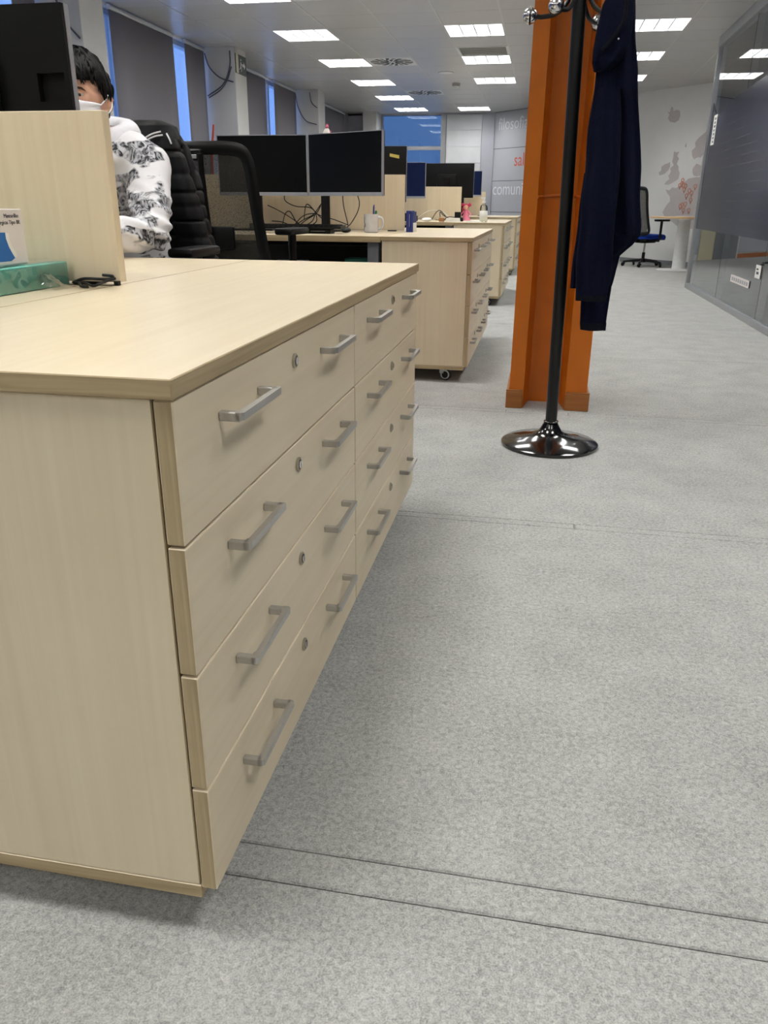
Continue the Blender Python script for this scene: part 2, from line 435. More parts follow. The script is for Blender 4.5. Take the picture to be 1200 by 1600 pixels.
# which ones the photograph shows, with what each hangs over or next to
LL = {(-2.6, 6.6): 'louvred ceiling light by the window wall, beside the half-seen swirl vent',
      (-2.6, 8.4): 'louvred ceiling light between desk rows, level with the pillar holding the exit sign',
      (-2.6, 10.2): 'louvred ceiling light directly beside the first full round swirl vent',
      (-0.8, 8.4): 'louvred ceiling light one tile in front of the grey air grille',
      (-0.8, 10.2): 'louvred ceiling light butting against the grey air grille',
      (-0.8, 12.0): 'louvred ceiling light in line with the grey air grille, past the smoke detector',
      (-2.6, 12.0): 'louvred ceiling light next after the one beside the round swirl vent',
      (-2.6, 13.8): 'small-looking louvred ceiling light just past the last swirl vent',
      (-2.6, 15.6): 'louvred ceiling light at the blue window of the end wall',
      (-1.4, 15.6): 'louvred ceiling light at the white blind panel of the end wall',
      (1.0, 8.4): 'louvred ceiling light over the aisle by the end of the glass wall',
      (1.0, 10.2): 'louvred ceiling light between coat stand and glass wall, second along the aisle',
      (1.0, 12.0): 'louvred ceiling light nearest the wall with the map of Europe'}
for i, (x, y) in enumerate(LIGHTS):
    o = L0 if i == 0 else copy_tree(L0)
    o.location = (x, y, H)
    key = (round(x, 1), round(y, 1))
    o['label'] = LL.get(key, 'louvred square ceiling light above the near desks and aisle')
    if key not in LL: o.name = 'ceiling_light_offscreen'
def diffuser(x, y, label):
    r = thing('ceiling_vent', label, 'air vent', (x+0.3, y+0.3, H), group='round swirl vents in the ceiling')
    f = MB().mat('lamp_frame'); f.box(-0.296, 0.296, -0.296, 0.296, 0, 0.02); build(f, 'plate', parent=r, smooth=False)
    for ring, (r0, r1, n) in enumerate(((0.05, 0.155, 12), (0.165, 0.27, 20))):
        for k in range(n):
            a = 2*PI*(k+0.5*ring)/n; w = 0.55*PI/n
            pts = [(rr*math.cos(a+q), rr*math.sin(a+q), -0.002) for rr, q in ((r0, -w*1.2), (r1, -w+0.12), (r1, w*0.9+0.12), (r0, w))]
            m = MB().mat('black_plastic' if ring == 0 or k % 2 == 0 else 'grille_grey'); m.prism(pts, (0, 0, 0.003)); build(m, 'slot_shade', parent=r, smooth=False)  # flat dark pieces painted in for the shaded depth of the slots
    return r
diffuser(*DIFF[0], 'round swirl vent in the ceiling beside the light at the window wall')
diffuser(*DIFF[1], 'full round swirl vent with slot shade painted black beside a ceiling light')
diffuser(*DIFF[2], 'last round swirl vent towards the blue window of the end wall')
r = thing('air_grille', 'grey slatted air grille tile in the ceiling against a light', 'air grille', (-0.8, 9.6, H))
f = MB().mat('lamp_frame')
for a in ((0, 0.6, 0, 0.03), (0, 0.6, 0.57, 0.6), (0, 0.03, 0.03, 0.57), (0.57, 0.6, 0.03, 0.57)): f.box(*a, -0.004, 0.05)
build(f, 'frame', parent=r, smooth=False)
B('backing', 'grille_grey', r, 0.03, 0.57, 0.03, 0.57, 0.04, 0.05)
for k in range(9):
    yy = 0.06+k*0.06; B('slat', 'grille_grey', r, 0.03, 0.57, yy-0.018, yy+0.018, 0.008, 0.014)
r = thing('smoke_detector', 'small round smoke detector under the ceiling past the swirl vents', 'detector', (-1.09, 12.5, H))
m = MB().mat('grille_grey'); m.lathe([(0.06, 0), (0.06, -0.025), (0.05, -0.04)], seg=24); build(m, 'base', parent=r)
m = MB().mat('lamp_frame'); m.lathe([(0.045, -0.04), (0.045, -0.06), (0.03, -0.07)], seg=24); build(m, 'sensor_head', parent=r)
r = thing('ceiling_speaker', 'flat round ceiling speaker disc between swirl vent and grille', 'speaker', (-1.12, 11.45, H))
m = MB().mat('lamp_frame'); m.lathe([(0.10, 0.001), (0.098, -0.006), (0.085, -0.008)], seg=32); build(m, 'disc', parent=r)
m = MB().mat('grille_grey'); m.lathe([(0.106, 0.002), (0.106, -0.003), (0.101, -0.003)], seg=32); build(m, 'rim', parent=r)

# ---- window wall on the left
mb = MB().mat('wall_white'); mb.box(XW-0.25, XW, YB, YE, 0, 0.90)
mb.box(XW-0.25, XW, YB, YE, H-0.02, H+0.1); wall_left = struct('wall_left', mb)
mb = MB().mat('wall_grey'); mb.box(XW-0.25, XW, 14.6, YE, 0.9, H); build(mb, 'bay_infill', parent=wall_left)
PIL = [(5.83, 6.20), (9.18, 9.56), (12.86, 13.26)]
for i, (a, b) in enumerate(PIL):
    mb = MB().mat('pilaster'); mb.box(XW+0.001, -3.31, a, b, 0, H, bev=0.004); struct('trim_%d' % (i+1), mb)
mb = MB().mat('pilaster'); mb.box(-3.30, -3.02, 16.15, 16.59, 0, H, bev=0.004); struct('trim_4', mb)
bays = [(YB, 2.4), (2.4, 5.83), (6.20, 9.18), (9.56, 12.86), (13.26, 14.6)]
for i, (a, b) in enumerate(bays):
    fr = MB().mat('frame_white'); t = 0.05
    fr.box(XW-0.14, XW-0.06, a, a+t, 0.9, H-0.02); fr.box(XW-0.14, XW-0.06, b-t, b, 0.9, H-0.02)
    fr.box(XW-0.14, XW-0.06, a+t, b-t, 0.9, 0.9+t); fr.box(XW-0.14, XW-0.06, a+t, b-t, H-0.02-t, H-0.02)
    w = struct('window_1_offscreen' if i == 0 else 'window_%d' % (i+1), fr)
    n = max(1, round((b-a)/1.1))
    for k in range(1, n):
        yy = a+(b-a)*k/n; B('mullion', 'frame_white', w, XW-0.13, XW-0.07, yy-0.025, yy+0.025, 0.95, H-0.07)
    for k in range(n):
        y0 = a+(b-a)*k/n+0.025; y1 = a+(b-a)*(k+1)/n-0.025
        B('pane', 'window_glass', w, XW-0.105, XW-0.095, max(y0, a+t), min(y1, b-t), 0.95, H-0.07)
def blind(a, b, label, mat='blind', zb=0.95):
    r = thing('roller_blind', label, 'blind', (XW+0.03, a, 0), group='roller blinds on the window wall')
    m = MB().mat(mat)
    m.grid(6, 4, lambda u, v: Vector((0.004*math.sin(u*9), (b-a)*u, zb+(H-0.05-zb)*v)))
    thicken(build(m, 'cloth', parent=r), 0.002)
    m = MB().mat('frame_white'); m.tube([(0, 0, H-0.03), (0, b-a, H-0.03)], 0.022, 12); build(m, 'roller', parent=r)
    B('bottom_bar', 'frame_white', r, -0.008, 0.008, 0, b-a, zb-0.025, zb)
    return r
blind(-3.95, -1.50, 'unseen grey roller blind added against sky light by the back wall')  # out of view, added to shut sky light out of the open bay
blind(-1.45, 0.95, 'unseen grey roller blind added against sky light beside the first drawers')  # second added blind, closes the next unseen stretch to sky light
blind(1.0, 3.2, 'grey roller blind over the window facing the first desks')
blind(3.25, 5.33, 'grey roller blind next to the pillar with one dangling cable')
blind(5.50, 5.80, 'narrow grey roller blind touching the pillar with one dangling cable')
blind(6.97, 8.31, 'wide grey roller blind behind the masked person')
blind(8.61, 9.14, 'grey roller blind running up to the exit-sign pillar')
blind(9.62, 11.33, 'grey roller blind just past the exit-sign pillar')
blind(11.72, 12.81, 'grey roller blind before the last pillar with hanging cable loop')
blind(13.28, 16.1, 'grey roller blind in the corner bay next to the end wall')
# cables that dangle down the sides of the pillars
def hang(label, paths, mat='cable_grey', r=0.0075):
    t = thing('dangling_cable', label, 'cable', paths[0][0], group='cables hanging on the pillars')
    for p in paths:
        m = MB().mat(mat); o0 = Vector(paths[0][0]); m.tube([q-o0 for q in bez(p, 8)], r, 6); build(m, 'strand', parent=t)
ys = 9.168
hang('looped grey cables on the exit-sign pillar', [[(-3.36, ys, 2.52), (-3.37, ys, 2.36), (-3.46, ys, 2.18), (-3.66, ys, 2.06)],
      [(-3.67, ys, 2.50), (-3.62, ys, 2.36), (-3.50, ys, 2.25), (-3.335, ys, 2.20)], [(-3.35, ys, 2.36), (-3.41, ys, 2.22), (-3.50, ys, 2.12), (-3.65, ys, 2.04)]])
ys = 12.848
hang('hanging cable loops on the last pillar', [[(-3.68, ys, 2.50), (-3.64, ys, 2.30), (-3.52, ys, 2.12), (-3.34, ys, 2.06)], [(-3.45, ys, 2.52), (-3.42, ys, 2.38), (-3.33, ys, 2.30)]])
ys = 5.818
hang('single grey cable on the pillar next to the monitor', [[(-3.52, ys, 2.45), (-3.48, ys, 2.30), (-3.42, ys, 2.18), (-3.33, ys, 2.08)]])
# exit sign on the second pillar
r = thing('exit_sign', 'small green emergency exit sign on the white pillar', 'sign', (-3.305, 9.19, 2.30))
B('plate', 'sign_green', r, -0.004, 0.006, 0.0, 0.34, 0.0, 0.20)
B('side_strip', 'sign_cream', r, 0.004, 0.009, 0.0, 0.075, 0.0, 0.20)
m = MB().mat('text_white'); m.prism([(0.0065, 0.31, 0.10), (0.0065, 0.26, 0.06), (0.0065, 0.26, 0.085), (0.0065, 0.21, 0.085), (0.0065, 0.21, 0.115), (0.0065, 0.26, 0.115), (0.0065, 0.26, 0.14)], (0.002, 0, 0)); build(m, 'arrow', parent=r, smooth=False)
m = MB().mat('text_white')
m.tube([(0.0075, 0.155, 0.125), (0.0075, 0.150, 0.085)], 0.009, 6); m.tube([(0.0075, 0.150, 0.085), (0.0075, 0.175, 0.06), (0.0075, 0.165, 0.03)], 0.006, 6)
m.tube([(0.0075, 0.150, 0.085), (0.0075, 0.13, 0.055), (0.0075, 0.105, 0.05)], 0.006, 6); m.tube([(0.0075, 0.155, 0.122), (0.0075, 0.185, 0.10)], 0.005, 6)
m.sphere((0.0075, 0.165, 0.15), (0.003, 0.013, 0.013), 10, 6); build(m, 'running_figure', parent=r)

# ---- end wall
mb = MB().mat('wall_grey'); mb.box(XW-0.25, -0.74, YE, YE+0.2, 0, 0.75); mb.box(XW-0.25, -3.03, YE, YE+0.2, 0.75, H); mb.box(-0.98, -0.74, YE-0.06, YE+0.2, 0, H); mb.box(-1.72, -0.98, YE+0.06, YE+0.2, 0.75, H)
mb.box(XW-0.25, -0.74, YE, YE+0.2, H-0.03, H+0.1)
struct('wall_far', mb)
fr = MB().mat('alu')
fr.box(-3.03, -2.98, YE+0.0, YE+0.06, 0.75, H-0.03); fr.box(-1.80, -1.70, YE-0.02, YE+0.06, 0.0, H-0.02); fr.box(-2.98, -1.80, YE, YE+0.06, 1.90, 1.97); fr.box(-2.98, -1.8, YE, YE+0.06, 0.75, 0.8)
w = struct('window_6', fr)
B('pane', 'tinted_glass', w, -2.98, -1.80, YE+0.025, YE+0.035, 1.97, H-0.03); B('pane', 'tinted_glass', w, -2.98, -1.80, YE+0.025, YE+0.035, 0.8, 1.90)
r = thing('panel_blind', 'pale white blind panel on the end wall beside the blue window', 'blind', (-1.69, YE-0.01, 0))
for k in range(6):
    z0 = 0.76+k*0.30; B('panel', 'wall_grey_light', r, 0, 0.70, -0.015 if k % 2 else -0.01, 0.008, z0, min(z0+0.298, H-0.03), bev=0.002)
# ---- angled wall with lettering and map
DA = Vector((-0.76, 16.6, 0)); DD = Vector((3.41, -3.75, 0)).normalized(); DN = Vector((-DD.y, DD.x, 0))
if DN.y > 0: DN = -DN
def dw(s, z, off=0.0): return DA+DD*s+DN*off+Vector((0, 0, z))
LEN = (Vector((XR+0.1, wall_y(XR+0.1), 0))-DA).length
mb = MB().mat('wall_white'); a = [dw(0, 0), dw(LEN, 0), dw(LEN, 0, -0.2), dw(-0.3, 0, -0.2)]
mb.prism(a, (0, 0, H+0.1)); wall_diag = struct('wall_right', mb)
plain('wall_panel', rgb(176, 178, 186), 0.55, var=0.03, scale=2)
for k, (z0, z1) in enumerate(((0.10, 0.745), (0.755, 1.32), (1.33, 1.905), (1.915, H-0.01))):
    m = MB().mat('wall_panel'); m.prism([dw(0.03, z0, 0.0), dw(3.60, z0, 0.0), dw(3.60, z0, 0.012), dw(0.03, z0, 0.012)], (0, 0, z1-z0)); build(m, 'wall_panel', parent=wall_diag, smooth=False)
m = MB().mat('panel_line'); m.prism([dw(0, 0.10, 0.0), dw(3.61, 0.10, 0), dw(3.61, 0.10, 0.005), dw(0, 0.10, 0.005)], (0, 0, H-0.10)); build(m, 'panel_joint_backing', parent=wall_diag, smooth=False)
m = MB().mat('panel_line'); m.prism([dw(-0.005, 0.0, 0.0), dw(0.028, 0, 0), dw(0.028, 0, 0.02), dw(-0.005, 0, 0.02)], (0, 0, H)); build(m, 'corner_strip', parent=wall_diag, smooth=False)
m = MB().mat('grey_panel'); m.prism([dw(3.62, 0, 0.0), dw(5.15, 0, 0), dw(5.15, 0, 0.012), dw(3.62, 0, 0.012)], (0, 0, 0.07)); build(m, 'skirting', parent=wall_diag, smooth=False)
place_text('lettering', 'filosofia', 0.30, 'text_white', dw(0.16, 2.24, 0.0135), DD, wall_diag, squash=0.95)
place_text('lettering', 'sala', 0.33, 'text_red', dw(0.69, 1.585, 0.0135), DD, wall_diag, squash=0.9)
place_text('lettering', 'comuni', 0.33, 'text_white', dw(0.08, 1.07, 0.0135), DD, wall_diag, squash=0.95)
def decal(name, pts, mat, off=0.0):
    m = MB().mat(mat); m.prism([dw(s, z, off) for s, z in pts], DN*0.002); return build(m, name, parent=wall_diag, smooth=False)
decal('map_island', [(4.24, 2.25), (4.29, 2.23), (4.31, 2.31), (4.34, 2.30), (4.36, 2.24), (4.42, 2.26), (4.48, 2.24), (4.50, 2.17), (4.48, 2.11), (4.41, 2.08), (4.32, 2.10), (4.27, 2.15), (4.29, 2.20)], 'map_grey')
decal('map_island', [(4.47, 1.68), (4.51, 1.66), (4.57, 1.67), (4.54, 1.61), (4.58, 1.57), (4.55, 1.50), (4.59, 1.46), (4.60, 1.40), (4.63, 1.37), (4.62, 1.28), (4.56, 1.25), (4.50, 1.22), (4.44, 1.20), (4.36, 1.205), (4.40, 1.25), (4.45, 1.28), (4.42, 1.33), (4.46, 1.38), (4.44, 1.44), (4.50, 1.48), (4.46, 1.53), (4.47, 1.60)], 'map_grey')
decal('map_island', [(4.32, 1.50), (4.38, 1.51), (4.42, 1.53), (4.43, 1.47), (4.41, 1.42), (4.34, 1.36), (4.25, 1.34), (4.22, 1.38), (4.27, 1.41), (4.26, 1.46)], 'map_grey')
decal('map_island', [(4.66, 1.74), (4.69, 1.72), (4.685, 1.79)], 'map_grey')
decal('map_land', [(5.12, 1.98), (4.98, 1.90), (4.88, 1.83), (4.84, 1.78), (4.86, 1.72), (4.80, 1.67), (4.82, 1.60), (4.86, 1.55), (4.93, 1.58), (4.98, 1.57), (5.03, 1.62), (5.12, 1.60)], 'map_grey')
decal('map_land', [(4.92, 1.49), (4.86, 1.42), (4.87, 1.36), (4.90, 1.32), (4.96, 1.31), (5.06, 1.33), (5.05, 1.42), (5.0, 1.46)], 'map_grey')
decal('map_land', [(5.14, 1.30), (4.95, 1.30), (4.81, 1.28), (4.76, 1.24), (4.70, 1.23), (4.66, 1.18), (4.60, 1.15), (4.52, 1.16), (4.48, 1.12), (4.40, 1.13), (4.44, 1.08), (4.50, 1.03), (4.52, 0.96), (4.46, 0.90), (4.40, 0.80), (4.46, 0.70), (4.60, 0.66), (4.75, 0.58), (5.14, 0.55)], 'map_grey').data.materials[0] = MATS['map_grey']
for s, z in [(4.71, 1.26), (4.705, 1.215), (4.67, 1.19), (4.74, 1.19), (4.78, 1.18), (4.76, 1.13), (4.96, 1.17), (4.86, 1.11), (4.91, 1.08), (4.82, 1.04), (4.91, 0.98), (4.76, 0.91), (4.82, 0.92), (4.80, 0.83), (4.90, 0.83), (4.73, 0.89)]:
    m = MB().mat('pin_orange'); k = 0.028; rr = 0.007
    ring = [dw(s+k*math.sin(t)*0.9, z+k*math.cos(t), 0.006) for t in [2*PI*q/12 for q in range(13)]]
    m.tube(ring, rr*0.6, 5); m.tube([dw(s+0.012, z-k, 0.006), dw(s, z-k*2.1, 0.006), dw(s-0.012, z-k, 0.006)], rr*0.5, 5)
    build(m, 'map_pin', parent=wall_diag)
# door, pier and skirting low on the lettered wall, mirrored in the glass
for nm, mt, s0, s1, z0, z1 in (('trim_5', 'cream', 2.29, 2.74, 0.0, 2.05), ('door_1', 'grey_panel', 1.52, 2.27, 0.0, 2.05), ('trim_6', 'orange_skirt', 0.04, 1.48, 0.0, 0.075), ('trim_7', 'white_metal', 1.485, 1.515, 0.0, 2.05)):
    m = MB().mat(mt); m.prism([dw(s0, z0, 0.0125), dw(s1, z0, 0.0125), dw(s1, z0, 0.03), dw(s0, z0, 0.03)], (0, 0, z1-z0)); w = struct(nm, m)
    if nm == 'door_1':
        m = MB().mat('alu'); m.tube([dw(1.60, 1.0, 0.03), dw(1.60, 1.0, 0.07), dw(1.72, 1.0, 0.07)], 0.008, 8); build(m, 'door_handle', parent=w)
mb = MB().mat('wall_white'); mb.box(XR, XR+0.2, YB, 10.9, 0, H+0.1); struct('wall_meeting_room', mb)
mb = MB().mat('wall_white'); mb.box(XW-0.25, XR+0.2, YB-0.2, YB, 0, H+0.1); struct('wall_back', mb)

# ---- glass wall on the right
fr = MB().mat('alu')
fr.box(XG-0.03, XG+0.03, YB, 9.40, 0, 0.055, bev=0.003); fr.box(XG-0.03, XG+0.03, YB, 9.40, H-0.10, H, bev=0.003); fr.box(XG-0.03, XG+0.03, 9.34, 9.40, 0.055, H-0.10, bev=0.003)
w = struct('window_7', fr)
pj = [9.335, 7.75, 6.15, 4.55, 2.95, 1.35, -0.25, -1.85, YB]
for b, a in zip(pj, pj[1:]):
    B('pane', 'glass', w, XG-0.006, XG+0.006, a+0.003, b-0.003, 0.056, H-0.10)
    B('joint_strip', 'panel_line', w, XG-0.007, XG+0.007, a-0.003, a+0.003, 0.056, H-0.10)
# printed film on the glass: bottom edge level, top edge rising in a slant
m = MB().mat('film'); x0 = XG-0.0095
m.prism([(x0, 9.32, 0.655), (x0, 9.32, 1.93), (x0, 9.0, 1.76), (x0, 8.2, 1.86), (x0, 7.0, 1.90), (x0, YB, 2.0), (x0, YB, 0.62)], (0.002, 0, 0)); build(m, 'printed_film', parent=w, smooth=False)
r = thing('door_notice', 'white strip notice with dark print stuck on the glass by the end post', 'notice', (XG-0.012, 9.11, 1.50))
B('sheet', 'paper', r, -0.0015, 0.001, -0.14, 0.03, 0.0, 0.29)
for k in range(7): B('print_mark', 'panel_line' if k in (4, 5) else 'print_grey', r, -0.0025, -0.0012, -0.10+0.01*(k % 2), -0.03, 0.02+k*0.037, 0.042+k*0.037)
r = thing('glass_sticker', 'small white sticker with dark scribble low on the glass wall', 'sticker', (XG-0.012, 6.28, 0.36))
B('sheet', 'paper', r, -0.0015, 0.001, -0.09, 0.07, 0.0, 0.10)
B('print_mark', 'panel_line', r, -0.0025, -0.0012, -0.04, 0.03, 0.03, 0.05); B('print_mark', 'panel_line', r, -0.0025, -0.0012, -0.02, 0.04, 0.062, 0.075)
r = thing('glass_label', 'long pale label strip low on the glass wall', 'sticker', (XG-0.012, 6.85, 0.26))
B('sheet', 'white_card', r, -0.0015, 0.001, -0.36, 0.33, 0.0, 0.06)
for k in range(8): B('print_mark', 'text_grey', r, -0.0025, -0.0012, -0.32+k*0.078, -0.27+k*0.078, 0.015, 0.045)

# ================================================================== FURNITURE
def wbox(name, parent, box, mx, my, mz, bev=0.0012, loc=(0, 0, 0)):
    """a board: the faces that look along x, y, z get their own veneer or edging"""
    m = MB(); [m.mat(q) for q in (mx, my, mz)]; m.box(*box, bev=bev)
    for f in m.bm.faces:
        f.normal_update(); n = f.normal; a = max(range(3), key=lambda i: abs(n[i])); f.material_index = m.mats.index((mx, my, mz)[a])
    return build(m, name, parent=parent, smooth=False, loc=loc)
# -------- four-drawer cabinet unit, 0.8 m long; front at x = 0
DRW, ZT, ZB = 0.158, 0.717, 0.085
def handle_mesh():
    m = MB().mat('steel'); y0, y1, d = 0.0, 0.140, 0.030
    m.box(0, d-0.004, y0, y0+0.010, -0.005, 0.006, bev=0.0012); m.box(0, d-0.004, y1-0.010, y1, -0.005, 0.006, bev=0.0012)
    pts = [(d-0.010, y0), (d-0.003, y0), (d, y0+0.003), (d, y1-0.003), (d-0.003, y1), (d-0.010, y1), (d-0.010, y1-0.012), (d-0.008, y1-0.016), (d-0.008, y0+0.016), (d-0.010, y0+0.012)]
    m.prism([(x, y, -0.003) for x, y in pts], (0, 0, 0.009))
    return m.mesh('handle')
def lock_mesh():
    m = MB().mat('nickel')
    def ring(r, x): return m.loop([(x, r*math.cos(2*PI*k/20), r*math.sin(2*PI*k/20)) for k in range(20)])
    m.skin([ring(0.0108, 0), ring(0.0108, 0.003), ring(0.0092, 0.0042), ring(0.0080, 0.0042), ring(0.0078, 0.0008)])
    m.mat('chrome')            # barrel in two halves, the keyway is the gap between them
    for q in (-1, 1):
        pts = [(0.0008, q*(0.0008+0.0050*math.sin(PI*k/8)), 0.0058*math.cos(PI*k/8)) for k in range(9)]
        m.prism(pts, (0.0050, 0, 0))
    return m.mesh('lock')
HM, LM = handle_mesh(), lock_mesh()
def caster(parent, x, y, rz, zt=0.068, hub='alu'):
    c = link('caster', None, parent, (x, y, 0), rz); c.empty_display_size = 0.02
    r = min(0.031, zt*0.46)
    def wheel(mat, prof, nm):
        m = MB().mat(mat)
        loops = [m.loop([(yy, rr*math.cos(2*PI*k/20), r+rr*math.sin(2*PI*k/20)) for k in range(20)]) for rr, yy in prof]
        m.skin(loops); build(m, nm, parent=c)
    wheel('black_plastic', [(r*0.8, -0.011), (r, -0.008), (r, 0.008), (r*0.8, 0.011)], 'wheel')
    wheel(hub, [(r*0.82, -0.0125), (r*0.82, 0.0125)], 'wheel_rim'); wheel('black_plastic', [(r*0.58, -0.0135), (r*0.58, 0.0135)], 'wheel_hub')
    m = MB().mat(hub); m.box(-0.015, 0.015, 0.006, 0.034, r+0.004, r+0.03, bev=0.004); m.box(-0.009, 0.009, 0.008, 0.028, r+0.03, zt-0.003); m.box(-0.025, 0.025, -0.02, 0.035, zt-0.003, zt); build(m, 'fork', parent=c)
    return c
def make_unit():
    r = thing('drawer_cabinet', 'x', 'cabinet', group='maple drawer cabinets at the row ends')
    wbox('side_panel', r, (-0.466, -0.0225, 0.0015, 0.0195, 0.0905, 0.7165), 'edge_z', 'maple_z', 'edge_x')
    wbox('side_panel', r, (-0.466, -0.0225, 0.7805, 0.7985, 0.0905, 0.7165), 'edge_z', 'maple_z', 'edge_x')
    wbox('bottom_panel', r, (-0.466, -0.021, 0.001, 0.799, 0.069, 0.090), 'edge_y', 'edge_x', 'maple_y')
    wbox('back_panel', r, (-0.466, -0.456, 0.02, 0.78, 0.091, 0.7165), 'maple_z', 'edge_z', 'edge_y')
    dm = None
    for k in range(4):
        z0 = ZT-(k+1)*DRW
        d = link('drawer', dm, r, (0, 0, z0)) if dm else wbox('drawer', r, (-0.0205, 0, 0.0012, 0.7988, 0.0015, DRW-0.0015), 'maple_y', 'edge_z', 'maple_y', bev=0.0014, loc=(0, 0, z0))
        dm = d.data
        link('handle', HM, d, (0, 0.112, 0.113)); link('handle', HM, d, (0, 0.548, 0.113)); link('lock', LM, d, (0, 0.404, 0.123))
    for x in (-0.12, -0.40):
        for y in (0.07, 0.73): caster(r, x, y, 1.30 if x > -0.2 else 0.9)
    return r
U0 = make_unit()
PITCH_Y = 3.49
UL = [('maple drawer cabinet with its bare end panel turned to the open aisle, masked person\'s row', 'second maple drawer cabinet of the masked person\'s row, next to the office chair'),
      ('maple drawer cabinet with visible caster, at the twin-monitor row', 'maple drawer cabinet behind the caster-showing one in the twin-monitor row'),
      ('maple drawer cabinet under the hand sanitizer bottle', 'maple drawer cabinet next to the one under the sanitizer bottle'),
      ('maple drawer cabinet of the last row, towards the sanitizer row', 'maple drawer cabinet of the last row, towards the lettered wall')]
WL = ['long maple worktop over the drawers beside the mask box', 'maple worktop on the drawer row by the white mug', 'maple worktop that carries the hand sanitizer bottle', 'maple worktop of the last row before the lettered wall']
for i in range(4):
    y0 = PITCH_Y*i
    for k in range(2):
        u = U0 if (i == 0 and k == 0) else copy_tree(U0)
        u.location = (0, y0+0.8035*k, 0); u['label'] = UL[i][k]
    xb = -0.495 if i == 0 else -0.470
    o = wbox('worktop', None, (xb, 0.003, y0-0.004, y0+1.619, 0.7172, 0.738), 'edge_y', 'edge_x', 'maple_top')
    tag(o, WL[i], 'worktop', 'maple worktops over the drawers')
# -------- desks and dividers
def make_desk(i, far, label):
    y0 = PITCH_Y*i+(0.82 if far else 0.0); xr = -0.497 if i == 0 else -0.4725
    r = thing('desk', label, 'desk', (xr, y0, 0), group='maple desks in rows')
    wbox('desktop', r, (-1.6, 0, 0, 0.80, 0.708, 0.738), 'edge_y', 'edge_x', 'maple_top')
    for x in (-0.075, -1.585):
        m = MB().mat('grey_paint'); m.box(x, x+0.06, 0.03, 0.09, 0.03, 0.707, bev=0.002); m.box(x, x+0.06, 0.71, 0.77, 0.03, 0.707, bev=0.002)
        m.box(x, x+0.06, 0.02, 0.78, 0.0, 0.03, bev=0.002); m.box(x, x+0.06, 0.09, 0.71, 0.667, 0.707); build(m, 'leg_frame', parent=r, smooth=False)
    y1 = 0.70 if not far else 0.08
    B('shade_modesty_panel', 'black_plastic', r, -1.52, -0.08, y1, y1+0.018, 0.18, 0.70)  # black board, added partly to stand in for the dark under the desk
    B('shade_cable_tray', 'black_plastic', r, -1.45, -0.15, y1-0.10 if not far else y1+0.02, y1 if not far else y1+0.12, 0.60, 0.66)  # black tray, likewise added partly as under-desk shade
    return r
DL = [('maple desk carrying the mask box and turquoise carton', 'maple desk where the masked person works'),
      ('maple desk with two black monitors, cables and white mug', 'maple desk behind the divider of the twin-monitor desk'),
      ('maple desk with black dock, white mouse and loose papers', 'maple desk with the pink figurine beside it'),
      ('last-row maple desk on the side of the sanitizer row', 'last-row maple desk on the side of the lettered wall')]
VL = ['maple divider panel behind the mask box and turquoise carton', 'maple divider panel behind the twin monitors and mug', 'maple divider panel behind the black dock and papers', 'maple divider panel of the last desk row']
for i in range(4):
    make_desk(i, False, DL[i][0]); make_desk(i, True, DL[i][1])
    y0 = PITCH_Y*i; xr = -0.487
    r = thing('desk_divider', VL[i], 'divider', (xr, y0+0.81, 0.738), group='maple desk dividers')
    wbox('panel', r, (-1.56, 0, 0.010, 0.036, 0.006, 0.317), 'maple_z', 'maple_z', 'maple_x')
    for x in (-0.10, -0.8, -1.48): B('foot', 'black_plastic', r, x, x+0.05, 0.004, 0.042, 0.0, 0.006)

# -------- monitors
def make_monitor(name, label, loc, rz, screen='screen_black', h=0.0, w=0.545, mh=0.325, back=False, group='desktop monitors', post=0.0):
    r = thing(name, label, 'monitor', loc, rz, group)
    z0 = 0.195+h; z1 = z0+mh
    m = MB().mat('monitor_back')
    if back:
        a0, a1, c0, c1 = -w/2+0.012, -w/2+0.078, z0+0.135, z0+0.192
        m.box(-w/2, w/2, 0.0, 0.004, z0, z1)
        for q in ((-w/2, a0, z0, z1), (a1, w/2, z0, z1), (a0, a1, z0, c0), (a0, a1, c1, z1)): m.box(q[0], q[1], 0.004, 0.022, q[2], q[3])
    else: m.box(-w/2, w/2, 0.0, 0.022, z0, z1, bev=0.004, seg=2)
    m.box(-w/2+0.17, w/2-0.17, 0.022, 0.048, z0+0.06, z1-0.10, bev=0.012, seg=2)
    build(m, 'housing', parent=r)
    B('screen', screen, r, -w/2+0.004, w/2-0.004, -0.003, 0.001, z0+0.02, z1-0.004)
    m = MB().mat('silver_plastic'); m.box(-w/2, w/2, -0.004, 0.004, z0, z0+0.019, bev=0.001); m.box(-w/2-0.0015, -w/2+0.004, -0.004, 0.012, z0, z1); m.box(w/2-0.004, w/2+0.0015, -0.004, 0.012, z0, z1); m.box(-w/2, w/2, -0.004, 0.012, z1-0.003, z1+0.001)
    build(m, 'bezel', parent=r, smooth=False)
    if back:
        B('port_recess', 'monitor_back', r, a0+0.001, a1-0.001, 0.0041, 0.006, c0+0.001, c1-0.001)
    m = MB().mat('black_plastic'); m.box(-0.028+post, 0.028+post, 0.05, 0.072, 0.012, z0+0.16, bev=0.003); m.box(-0.04+post, 0.04+post, 0.044, 0.056, z0+0.09, z0+0.19, bev=0.003); build(m, 'stand_post', parent=r)
    m = MB().mat('black_plastic'); pts = [(-0.12, -0.05), (0.12, -0.05), (0.09, 0.14), (-0.09, 0.14)]
    m.prism([(x+post, y, 0.0) for x, y in pts], (0, 0, 0.010)); m.prism([(post-0.05, 0.03, 0.01), (post+0.05, 0.03, 0.01), (post+0.03, 0.09, 0.01), (post-0.03, 0.09, 0.01)], (0, 0, 0.03)); build(m, 'stand_base', parent=r)
    return r
D = 0.738
